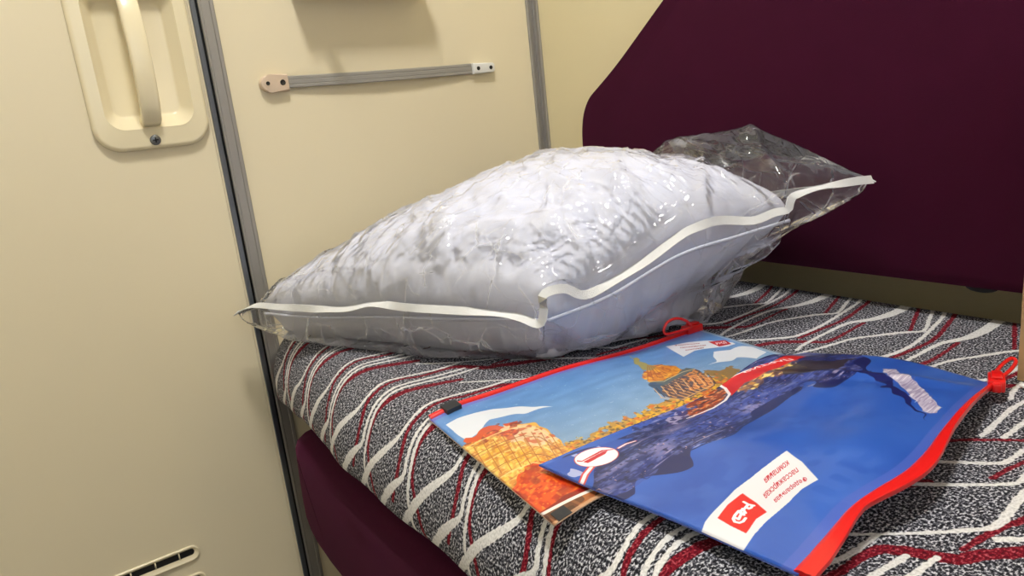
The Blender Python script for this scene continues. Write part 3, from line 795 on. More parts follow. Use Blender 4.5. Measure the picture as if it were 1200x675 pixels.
NB = 201
def build_bag():
    B = coons(TAPE_F, TAPE_R, TAPE_F[0], TAPE_F[-1], TAPE_R[-1], P4, NB)
    # pillow top/bottom height as fields over x,y (nearest sample of a fine grid)
    pts = PT.reshape(-1, 3); lo = PBOT.reshape(-1, 3)
    R = 240; x0, x1, y0, y1 = 0, .75, -.68, 0
    H = np.full((R, R), -1.0); Lw = np.full((R, R), 9.0)
    def rast(src, F, fn):
        n = NP
        g = src.reshape(n, n, 3)
        # densify
        k = 3
        for a in range(k):
            for b in range(k):
                fa, fb = a/k, b/k
                q = (g[:-1, :-1]*(1-fa)*(1-fb)+g[1:, :-1]*fa*(1-fb)+g[:-1, 1:]*(1-fa)*fb+g[1:, 1:]*fa*fb).reshape(-1, 3)
                ix = np.clip(((q[:, 0]-x0)/(x1-x0)*R).astype(int), 0, R-1); iy = np.clip(((q[:, 1]-y0)/(y1-y0)*R).astype(int), 0, R-1)
                fn.at(F, (ix, iy), q[:, 2])
    rast(PT, H, np.maximum); rast(PBOT, Lw, np.minimum)
    ok = (H > 0).astype(float); Hv = H*ok; nb = lambda F: sum(np.roll(F, (a, b), (0, 1)) for a in (-2, -1, 0, 1, 2) for b in (-2, -1, 0, 1, 2))
    H = np.where(ok > 0, nb(Hv)/np.maximum(nb(ok), 1), -1.0)
    # stretch: the film bridges hollows (grey closing by blurred maximum)
    Hs = H.copy()
    for _ in range(4):
        K = Hs.copy()
        for dx, dy in ((1, 0), (-1, 0), (0, 1), (0, -1)): K = np.maximum(K, np.roll(Hs, (dx, dy), (0, 1))-.0012)
        Hs = K
    for _ in range(3):
        Hs = np.maximum(H, (Hs+np.roll(Hs, 1, 0)+np.roll(Hs, -1, 0)+np.roll(Hs, 1, 1)+np.roll(Hs, -1, 1))/5)
    def at(F, x, y):
        return F[min(max(int((x-x0)/(x1-x0)*R), 0), R-1), min(max(int((y-y0)/(y1-y0)*R), 0), R-1)]
    ridge = np.array([(.30, -.15, .69), (.38, -.142, .712), (.46, -.132, .728), (.52, -.124, .731), (.567, -.12, .737), (.62, -.105, .711), (.66, -.095, .689), (.70, -.084, .667)])
    creases = [  # polylines in x,y with height and half width: taut folds of the film
        ([(.567, -.12), (.60, -.145), (.635, -.17), (.66, -.182)], .010, .012),
        ([(.50, -.13), (.55, -.19), (.60, -.25), (.625, -.28)], .007, .010),
        ([(.44, -.20), (.50, -.27), (.56, -.36), (.575, -.40)], .006, .008),
        ([(.36, -.24), (.44, -.33), (.52, -.42), (.548, -.45)], .007, .008),
        ([(.30, -.30), (.39, -.37), (.47, -.45)], .005, .008),
        ([(.20, -.36), (.30, -.44), (.40, -.50)], .005, .008),
        ([(.14, -.50), (.24, -.50), (.36, -.47), (.46, -.42)], .004, .007),
        ([(.62, -.17), (.655, -.13), (.69, -.095)], .006, .008),
        ([(.35, -.20), (.43, -.24), (.52, -.26)], .005, .008),
        ([(.22, -.25), (.33, -.26), (.42, -.30)], .004, .008),
    ]
    creases = [(lerp_path(c, 24), h, w) for c, h, w in creases]
    top = B.copy(); bot = B.copy(); keep = np.full((NB, NB), .004); WT = np.zeros((NB, NB))
    for i in range(NB):
        for j in range(NB):
            u, v = i/(NB-1), j/(NB-1)
            x, y, z = B[i, j]
            de = min(u, 1-u, v, 1-v)
            e = (max(0, 16*u*(1-u)*v*(1-v)))**.42
            zr = np.interp(x, ridge[:, 0], ridge[:, 2]); yr = np.interp(x, ridge[:, 0], ridge[:, 1])
            w = float(smooth(np.array((x-.30)/.14)))
            tent = (zr-(.50*(yr-y) if y < yr else 1.1*(y-yr)))*w-(1-w)
            zz = max(z+.085*e*float(smooth(np.array(u/.3))), tent, at(Hs, x, y)+.002)
            if de == 0: zz = z
            top[i, j, 2] = max(zz, z); WT[i, j] = max(0, min(1, (tent-at(Hs, x, y))/.02)); keep[i, j] = .004+.05*WT[i, j]
            lo_ = at(Lw, x, y)
            wq = float(smooth(np.array((u-.78)/.22))*smooth(np.array((v-.40)/.5)))
            hb = .27*(1-.25*wq)*(1-.25*smooth(np.array((.25-u)/.25)))
            zb = max(.504, z-hb*e)
            if x > .53 and y < -.22: zb = max(zb, .5145)
            if y < yf(x)+.06: zb = max(zb, .506)
            zb = min(zb, z)
            nx, ny = (x-.30), (y+.30); L_ = math.hypot(nx, ny)+1e-6; ins = (.026+.03*wq+.020*float(smooth(np.array((u-.6)/.4))))*min(1, max(0, z-zb)/.085)*min(1, de/.02)
            bot[i, j] = (x-nx/L_*ins, y-ny/L_*ins, zb)
    Uu = np.linspace(0, 1, NB)[:, None]; Vv = np.linspace(0, 1, NB)[None, :]
    ef = np.exp(-Vv/.2)+0*Uu; er = np.exp(-(1-Uu)/.2)+0*Vv
    su = 1.003+.035*ef; sv = 1.003+.035*er
    su = su*(1-.7*WT)+1.004*.7*WT; sv = sv*(1-.7*WT)+1.004*.7*WT
    def flt(X):
        gx = np.clip((X[..., 0]-x0)/(x1-x0)*R-.5, 0, R-1.001); gy = np.clip((X[..., 1]-y0)/(y1-y0)*R-.5, 0, R-1.001)
        ix, iy = gx.astype(int), gy.astype(int); fx, fy = gx-ix, gy-iy
        h = (H[ix, iy]*(1-fx)+H[ix+1, iy]*fx)*(1-fy)+(H[ix, iy+1]*(1-fx)+H[ix+1, iy+1]*fx)*fy
        X[1:-1, 1:-1, 2] = np.maximum(X[..., 2], h+.0022)[1:-1, 1:-1]
    top = crumple_coarse(top, su, sv, keep+.006, 200, 3, noise=.006, bend=.10, seed=5)
    X0, Y0 = B[..., 0], B[..., 1]; cr = np.zeros((NB, NB)); DE = np.minimum(np.minimum(Uu, 1-Uu), np.minimum(Vv, 1-Vv))
    rg = np.random.default_rng(3)
    for _ in range(90):      # many straight taut folds fanning from the seams
        if rg.random() < .6: a0 = (rg.uniform(.1, .98), rg.uniform(.02, .30)); an = PI/2+rg.normal(.25, .45)
        else: a0 = (rg.uniform(.70, .97), rg.uniform(.05, .7)); an = PI+rg.normal(-.35, .4)
        ln_ = rg.uniform(.08, .34); mid = (a0[0]+math.cos(an)*ln_*.5+rg.normal(0, .012), a0[1]+math.sin(an)*ln_*.5+rg.normal(0, .012))
        uvp = np.clip([a0, mid, (a0[0]+math.cos(an)*ln_, a0[1]+math.sin(an)*ln_)], .01, .99)
        P2 = [tuple(B[int(q[0]*(NB-1)), int(q[1]*(NB-1)), :2]) for q in uvp]
        creases.append((np.array(P2), rg.uniform(.002, .0062), rg.uniform(.0045, .010)))
    for c, h, wd in creases:
        best = np.full((NB, NB), 9.0); L = 0; tot = np.sum(np.linalg.norm(np.diff(c, axis=0), axis=1)); fade = np.zeros((NB, NB))
        for (ax_, ay_), (bx_, by_) in zip(c, c[1:]):
            dx, dy = bx_-ax_, by_-ay_; l2 = dx*dx+dy*dy+1e-12
            t = np.clip(((X0-ax_)*dx+(Y0-ay_)*dy)/l2, 0, 1); d = np.hypot(X0-ax_-t*dx, Y0-ay_-t*dy)
            m_ = d < best; best = np.where(m_, d, best); pos = (L+t*l2**.5)/tot; fade = np.where(m_, np.minimum(1, np.minimum(pos, 1-pos)*4+.25), fade); L += l2**.5
        cr = np.maximum(cr, h*fade*np.clip(1-best/wd, 0, 1))
    top[..., 2] += cr*np.clip(DE/.04, 0, 1); flt(top)
    cl = [(lerp_path([(1, .30), (.985, .24), (.95, .17), (.90, .13)], 20), .007), (lerp_path([(.985, .24), (.95, .27), (.92, .26)], 20), .006), (lerp_path([(1, .04), (.97, .03), (.90, .02)], 20), .005), (lerp_path([(.62, 0), (.70, .02), (.80, .06)], 20), .006),
          (lerp_path([(1, .62), (.95, .58), (.86, .55)], 20), .005), (lerp_path([(.30, 0), (.38, .03), (.50, .05)], 20), .005), (lerp_path([(.96, .80), (.92, .72), (.86, .60)], 20), .006)]
    for i in range(1, NB-1):
        for j in range(1, NB-1):
            u, v = i/(NB-1), j/(NB-1); x, y, z = B[i, j]; nx, ny = (x-.30), (y+.30); L_ = math.hypot(nx, ny)
            am = max(h*max(0, 1-np.min(np.hypot(c[:, 0]-u, c[:, 1]-v))/.016) for c, h in cl)
            bot[i, j, 0] += nx/L_*am; bot[i, j, 1] += ny/L_*am
    lowest = np.where((B[..., 0] > .53) & (B[..., 1] < -.22), .5145, .5038)
    def flb(X): X[..., 2] = np.maximum(X[..., 2], np.minimum(lowest, B[..., 2]))
    bot = crumple_coarse(bot, su+.02, sv+.02, np.full((NB, NB), .006), 200, 2, noise=.006, bend=.06, seed=9); flb(bot)
    return B, top, bot
bag = empty('pillow_bag', (.35, -.33, .5), 'clear crinkled plastic bag with white edging tape around the pillow', 'bag')
BB, BT, BBOT = build_bag()
from_bm('clear_film', closed_shell('clear_film', BT, BBOT), M['film'], bag)
def tape(path, width, n, wob):
    P = lerp_path(path, n); bm = bmesh.new(); rs = []
    cen = np.array([.33, -.30])
    for i, p in enumerate(P):
        t = np.array(frame_along([tuple(q) for q in P], i))
        o = np.array([p[0]-cen[0], p[1]-cen[1], 0]); o /= np.linalg.norm(o)
        up = np.cross(t, o); up /= np.linalg.norm(up)
        if up[2] < 0: up = -up
        tilt = .40*math.sin(wob+i*.17)+.18*math.sin(i*.41)+.62
        wv = up*math.cos(tilt)-o*math.sin(tilt); wv /= np.linalg.norm(wv)
        nn = np.cross(t, wv); nn /= np.linalg.norm(nn); nn *= .0006
        p = p+o*.002
        a, b = p-wv*width/2, p+wv*width/2
        rs.append([a-nn, b-nn, b+nn, a+nn])
    rings(bm, rs, True, True)
    return bm
bm = tape(TAPE_F[:-1]+TAPE_R, .0098, 170, .4)
flat_ang(from_bm('edging_tape', bm, M['tape'], bag), 40)
bk = [tuple(BB[i, -1]) for i in range(0, NB, 6)]
flat_ang(from_bm('edging_tape', tape([tuple(BB[-1, -1])]+bk[::-1], .0098, 60, .9), M['tape'], bag), 40)
flat_ang(from_bm('edging_tape', tape([tuple(BB[0, j]) for j in range(0, NB, 6)], .0098, 60, 1.3), M['tape'], bag), 40)

# ------------------------------------------------------------------ zip packets
def SA(u, v):
    """autumn packet: u to the right along the zip, v from the lower edge (0) to the zip (1)"""
    TL, TR, BL, BR = map(np.array, ((.538, -.596), (.577, -.241), (.773, -.626), (.803, -.268)))
    p = (TL*(1-u)+TR*u)*v+(BL*(1-u)+BR*u)*(1-v)
    z = .5070+.0035*math.sin(PI*u)*math.sin(PI*v)+.002*math.sin(u*9+v*4)*math.sin(PI*u)
    z -= .006*max(0, (.12-u)/.12)**1.5
    return (p[0], p[1], z)
def SB(u, v):
    """blue packet, lying the other way round: v=1 is its lower edge with the band, v=0 its zip"""
    TL, TR = np.array((.713, -.592)), np.array((.729, -.256))
    ed = np.array([(.929, -.570), (.928, -.538), (.9235, -.512), (.921, -.488), (.928, -.461), (.929, -.424), (.922, -.390), (.907, -.310), (.893, -.229)])
    tt = (ed[:, 1]+.570)/.341
    b = np.array([float(np.mean([np.interp(u+q, tt, ed[:, 0]) for q in (-.06, -.03, 0, .03, .06)])) if .06 < u < .94 else np.interp(u, tt, ed[:, 0]), -.570+.341*u])
    p = (TL*(1-u)+TR*u)*v+b*(1-v)
    bow = math.sin(PI*min(max(v, 0), 1))
    p = p+np.array([0, .022*bow*max(0, u)**3])            # right edge swings outwards
    z = .513+.016*max(0, math.sin(PI*u))**.9*max(0, 1-v)**1.6+.010*math.sin(PI*u)*bow
    z += .0150*math.exp(-((u-.80)/.17)**2)*max(0, min(v, 1.05))**3*(1-.6*max(0, u-.85)/.15)
    z += .0055*math.exp(-((u-.80+.25*(v-.45))/.035)**2)*bow       # fold near the right edge
    z += .0018*math.sin(u*17+v*5)*bow+.0015*math.sin(v*21-u*6)*math.sin(PI*u)
    return (p[0], p[1], z)

def sheet(name, S, nu, nv, mats, parent, thick=.0012):
    us = np.linspace(0, 1, nu); vs = np.linspace(0, 1, nv)
    G = np.array([[S(u, v) for v in vs] for u in us]); UV = np.array([[(u, v) for v in vs] for u in us])
    me = grid_mesh(name, G, UV)
    bm = bmesh.new(); bm.from_mesh(me); uvl = bm.loops.layers.uv[0]
    bmesh.ops.recalc_face_normals(bm, faces=bm.faces)
    bm.faces.ensure_lookup_table()
    if bm.faces[0].normal.z < 0: bmesh.ops.reverse_faces(bm, faces=bm.faces)
    topf = list(bm.faces); bed_ = [e for e in bm.edges if e.is_boundary]
    r = bmesh.ops.duplicate(bm, geom=list(bm.verts)+list(bm.edges)+topf)
    vm = r['vert_map']
    low = [g for g in r['geom'] if isinstance(g, bmesh.types.BMFace)]
    for v in {v for f in low for v in f.verts}: v.co.z -= thick
    bmesh.ops.reverse_faces(bm, faces=low)
    for f in low: f.material_index = 1
    for e in bed_:
        a, b = e.verts; f = bm.faces.new((b, a, vm[a], vm[b])); f.material_index = 1
    bm.normal_update(); bm.to_mesh(me); bm.free()
    return link(name, me, mats, parent)

def paint_A():
    P = Paint(1400, 920); asp = .66
    v = P.v[..., None]
    c0, c1 = np.array((94, 146, 210))/255, np.array((150, 176, 200))/255
    t = np.clip((P.v-.25)/.6, 0, 1)[..., None]; P.a[:] = c1*(1-t)+c0*t
    n = P.n(22, 30)[..., None]; P.a += (n-.5)*.06
    sp = (P.n(220) > .93); P.put(sp*.35, (225, 235, 245))
    PA = PAINT['A']
    for k in ('cloud', 'cloud2'): P.poly(PA[k], (238, 240, 246), .92, .03, 20)
    for k, c in (('far', (196, 150, 66)), ('far2', (150, 120, 70))): P.poly(PA[k], c, 1, .05, 60)
    st = P.inside(PA['far'], .05, 60)
    P.put(st*np.clip((P.n(120)-.45)*4, 0, 1)*.8, (240, 186, 40)); P.put(st*np.clip((P.n(170)-.58)*5, 0, 1)*.8, (92, 76, 60)); P.put(st*np.clip((P.n(80)-.6)*5, 0, 1)*.7, (226, 104, 28))
    # domed hall
    P.poly(PA['drum'], (104, 78, 74), 1, .012, 60); P.poly(PA['drum_lit'], (206, 124, 62), 1, .02, 60)
    dm = P.inside(PA['drum'], .01, 60); P.put(dm*(np.sin(P.u*420+P.v*60) > .35)*.75, (232, 170, 96)); P.put(dm*(P.n(120) > .68)*.7, (58, 66, 96))
    P.poly(PA['gallery'], (92, 104, 104), 1, .01, 60); P.poly(PA['dome'], (222, 138, 28), 1, .012, 50)
    d2 = P.inside(PA['dome'], .012, 50); P.put(d2*np.clip((P.n(60, 60)-.5)*4, 0, 1)*.8, (252, 190, 50)); P.put(d2*np.clip((P.n(140, 60)-.58)*5, 0, 1)*.7, (170, 70, 26))
    P.poly(PA['dome_shade'], (64, 90, 120), .9, .02, 60)
    P.poly(PA['lantern'], (170, 160, 90), 1, .01, 60)
    for q, w_, c_ in PA['lines1']: P.line(q, w_, c_, .8, asp)
    # palace front
    P.poly(PA['palace'], (238, 176, 62), 1, .02, 30)
    bm_ = P.inside(PA['palace'], .02, 30)
    P.put(bm_*np.clip((P.n(30)-.45)*3, 0, 1)*.8, (250, 214, 110)); P.put(bm_*np.clip((P.n(110, 40)-.55)*5, 0, 1)*.7, (206, 120, 46)); P.put(bm_*np.clip((P.n(150, 150)-.6)*5, 0, 1)*.5, (255, 232, 160))
    P.put(bm_*np.clip(np.sin((P.v+.12*P.u)*150+5*P.n(9))-.5, 0, 1)*1.2*P.n(60), (160, 82, 36)); P.put(bm_*np.clip(np.sin((P.u-.25*P.v)*140+4*P.n(7))-.6, 0, 1)*1.4*P.n(60), (170, 92, 36))
    P.poly(PA['pale'], (240, 214, 186), .75, .05, 50); P.put(P.inside(PA['pale'], .05, 50)*(P.n(70) > .55)*.8, (206, 96, 52))
    for k, c, c2 in (('leaf_top', (214, 86, 44), (150, 60, 40)), ('leaf', (226, 84, 26), (196, 40, 18))):
        P.poly(PA[k], c, 1, .09, 26); mk = P.inside(PA[k], .09, 26)
        P.put(mk*np.clip((P.n(110)-.48)*4, 0, 1)*.8, c2); P.put(mk*np.clip((P.n(150)-.62)*5, 0, 1)*.7, (246, 150, 50)); P.put(mk*np.clip((P.n(40)-.6)*4, 0, 1)*.5, (120, 30, 20))
    for q, w_, c_ in PA['lines2']: P.line(q, w_, c_, .75, asp)
    # lower band: deep red sweep, white line, dusk street
    P.poly(PA['band'], (134, 26, 22), .92, .015, 20)
    P.poly(PA['street'], (104, 58, 36), 1, .004, 20); sm = P.inside(PA['street'])
    P.put(sm*(np.sin(P.u*190+P.v*30) > .75)*.6, (160, 100, 60)); P.put(sm*(P.n(60) > .60)*.6, (64, 34, 26)); P.put(sm*(P.n(40) > .72)*.6, (206, 120, 60))
    P.line(PA['wline'], .010, (240, 232, 226), 1, asp)
    P.poly(PA['label'], (228, 232, 240))
    P.poly(PA['flag'], (196, 20, 36))
    for tx, o, ex, ey in TXT['A']: put_text(P, tx, o, ex, ey, (150, 40, 50), .006)
    tx, o, ex, ey = TXT['Alogo']; put_text(P, tx, o, ex, ey, (250, 250, 250), .03)
    P.poly([(0, .962), (1, .962), (1, 1), (0, 1)], (96, 110, 200), .75)
    P.poly([(.985, 0), (1, 0), (1, 1), (.985, 1)], (200, 206, 214), .5)
    P.poly([(0, 0), (1, 0), (1, .014), (0, .014)], (206, 160, 120), .8)
    return P.image('autumn city print')

def paint_B():
    P = Paint(1400, 900); asp = .6
    t = np.clip(P.n(5, 4)*.8+.1, 0, 1)[..., None]
    P.a[:] = np.array((32, 78, 172))/255*(1-t)+np.array((58, 106, 200))/255*t
    P.a += ((P.n(16)-.5)*.05)[..., None]
    P.put(np.clip((P.n(9, 7)-.5)*2.5, 0, 1)*np.clip((P.n(40, 30)-.3)*3, 0, 1)*.28, (104, 136, 214))
    PB_ = PAINT['B']
    P.poly(PB_['dusk'], (26, 38, 96), 1, .10, 12); dk = P.inside(PB_['dusk'], .10, 12)
    P.put(dk*np.clip((P.n(7, 16)-.42)*3, 0, 1)*.8, (54, 78, 168)); P.put(dk*np.clip((P.n(10, 26)-.6)*4, 0, 1)*.7, (150, 140, 186))
    P.put(dk*np.clip((P.n(24, 70)-.66)*5, 0, 1)*.6, (120, 128, 190)); P.put(dk*np.clip((P.n(30, 90)-.72)*6, 0, 1)*.7, (18, 26, 74))
    P.put(dk*np.clip((P.n(150, 120)-.90)*14, 0, 1)*.9, (230, 180, 160)); P.put(dk*np.clip((P.n(90, 150)-.62)*5, 0, 1)*.5, (96, 110, 180)); P.put(dk*np.clip((P.n(120, 70)-.66)*5, 0, 1)*.6, (16, 22, 66)); P.put(dk*np.clip((P.n(20, 90)-.86)*9, 0, 1)*.7, (190, 176, 200))
    P.poly(PB_['corner'], (44, 88, 184), .95, .02, 14); P.put(P.inside(PB_['corner'])*(P.n(60, 14) > .72)*.8, (206, 206, 236))
    P.poly(PB_['quay'], (120, 84, 84), .85, .06, 30); qk = P.inside(PB_['quay'], .06, 30)
    P.put(qk*np.clip((P.n(60, 60)-.42)*4, 0, 1)*.8, (216, 150, 52)); P.put(qk*np.clip((P.n(70, 90)-.58)*6, 0, 1)*.95, (252, 222, 130)); P.put(qk*np.clip((P.n(90, 80)-.62)*6, 0, 1)*.7, (70, 46, 50))
    P.poly(PB_['shade'], (52, 46, 52), .85, .06, 24)
    P.poly(PB_['street'], (150, 62, 28), 1, .05, 30); sk = P.inside(PB_['street'], .05, 30)
    P.put(sk*np.clip((P.n(100)-.48)*4, 0, 1)*.9, (236, 124, 40)); P.put(sk*np.clip((P.n(130)-.68)*6, 0, 1)*.9, (252, 214, 160)); P.put(sk*np.clip((P.n(80)-.6)*5, 0, 1)*.9, (70, 40, 46))
    P.poly(PB_['tower'], (58, 54, 120), .95, .03, 40); P.put(P.inside(PB_['tower'], .03, 40)*(P.n(80) > .62)*.8, (190, 180, 210))
    P.poly(PB_['navy'], (22, 30, 92), .92, .03, 40); P.poly(PB_['bridge'], (196, 186, 206), .95, .008, 60)
    P.put(P.inside(PB_['bridge'], .02, 60)*np.clip((P.n(30, 200)-.45)*3, 0, 1)*.55, (120, 106, 156)); P.put(P.inside(PB_['bridge'], .02, 60)*np.clip((P.n(40, 160)-.55)*4, 0, 1)*.7, (236, 232, 240))
    P.poly(PB_['band'], (212, 30, 30)); 
    for k, w in (('bandline', .0075), ('bandedge', .004)): P.line(PB_[k], w, (246, 240, 240), 1, asp)
    P.line(PB_['lineA'], .016, (214, 70, 70), 1, asp); P.line(PB_['lineA'], .008, (246, 240, 244), 1, asp)
    P.line(PB_['lineB'], .009, (214, 70, 70), 1, asp); P.line(PB_['lineB'], .005, (246, 240, 244), 1, asp)
    P.poly(PB_['circ_out'], (196, 60, 70)); P.poly(PB_['circ'], (246, 246, 248))
    for q in PB_['one']: P.poly(q, (204, 30, 40))
    P.poly(PB_['label'], (226, 228, 234)); P.poly(PB_['flag'], (222, 30, 34))
    for tx, o, ex, ey in TXT['B']: put_text(P, tx, o, ex, ey, (190, 40, 60), .012)
    for q in PB_['logo']: P.line(q, .0058, (250, 250, 250), 1, asp)
    tx, o, ex, ey = TXT['Bband']; put_text(P, tx, o, ex, ey, (248, 240, 240), .02)
    P.poly([(0, 0), (1, 0), (1, .05), (0, .05)], (90, 104, 196), .55)
    return P.image('night city print')

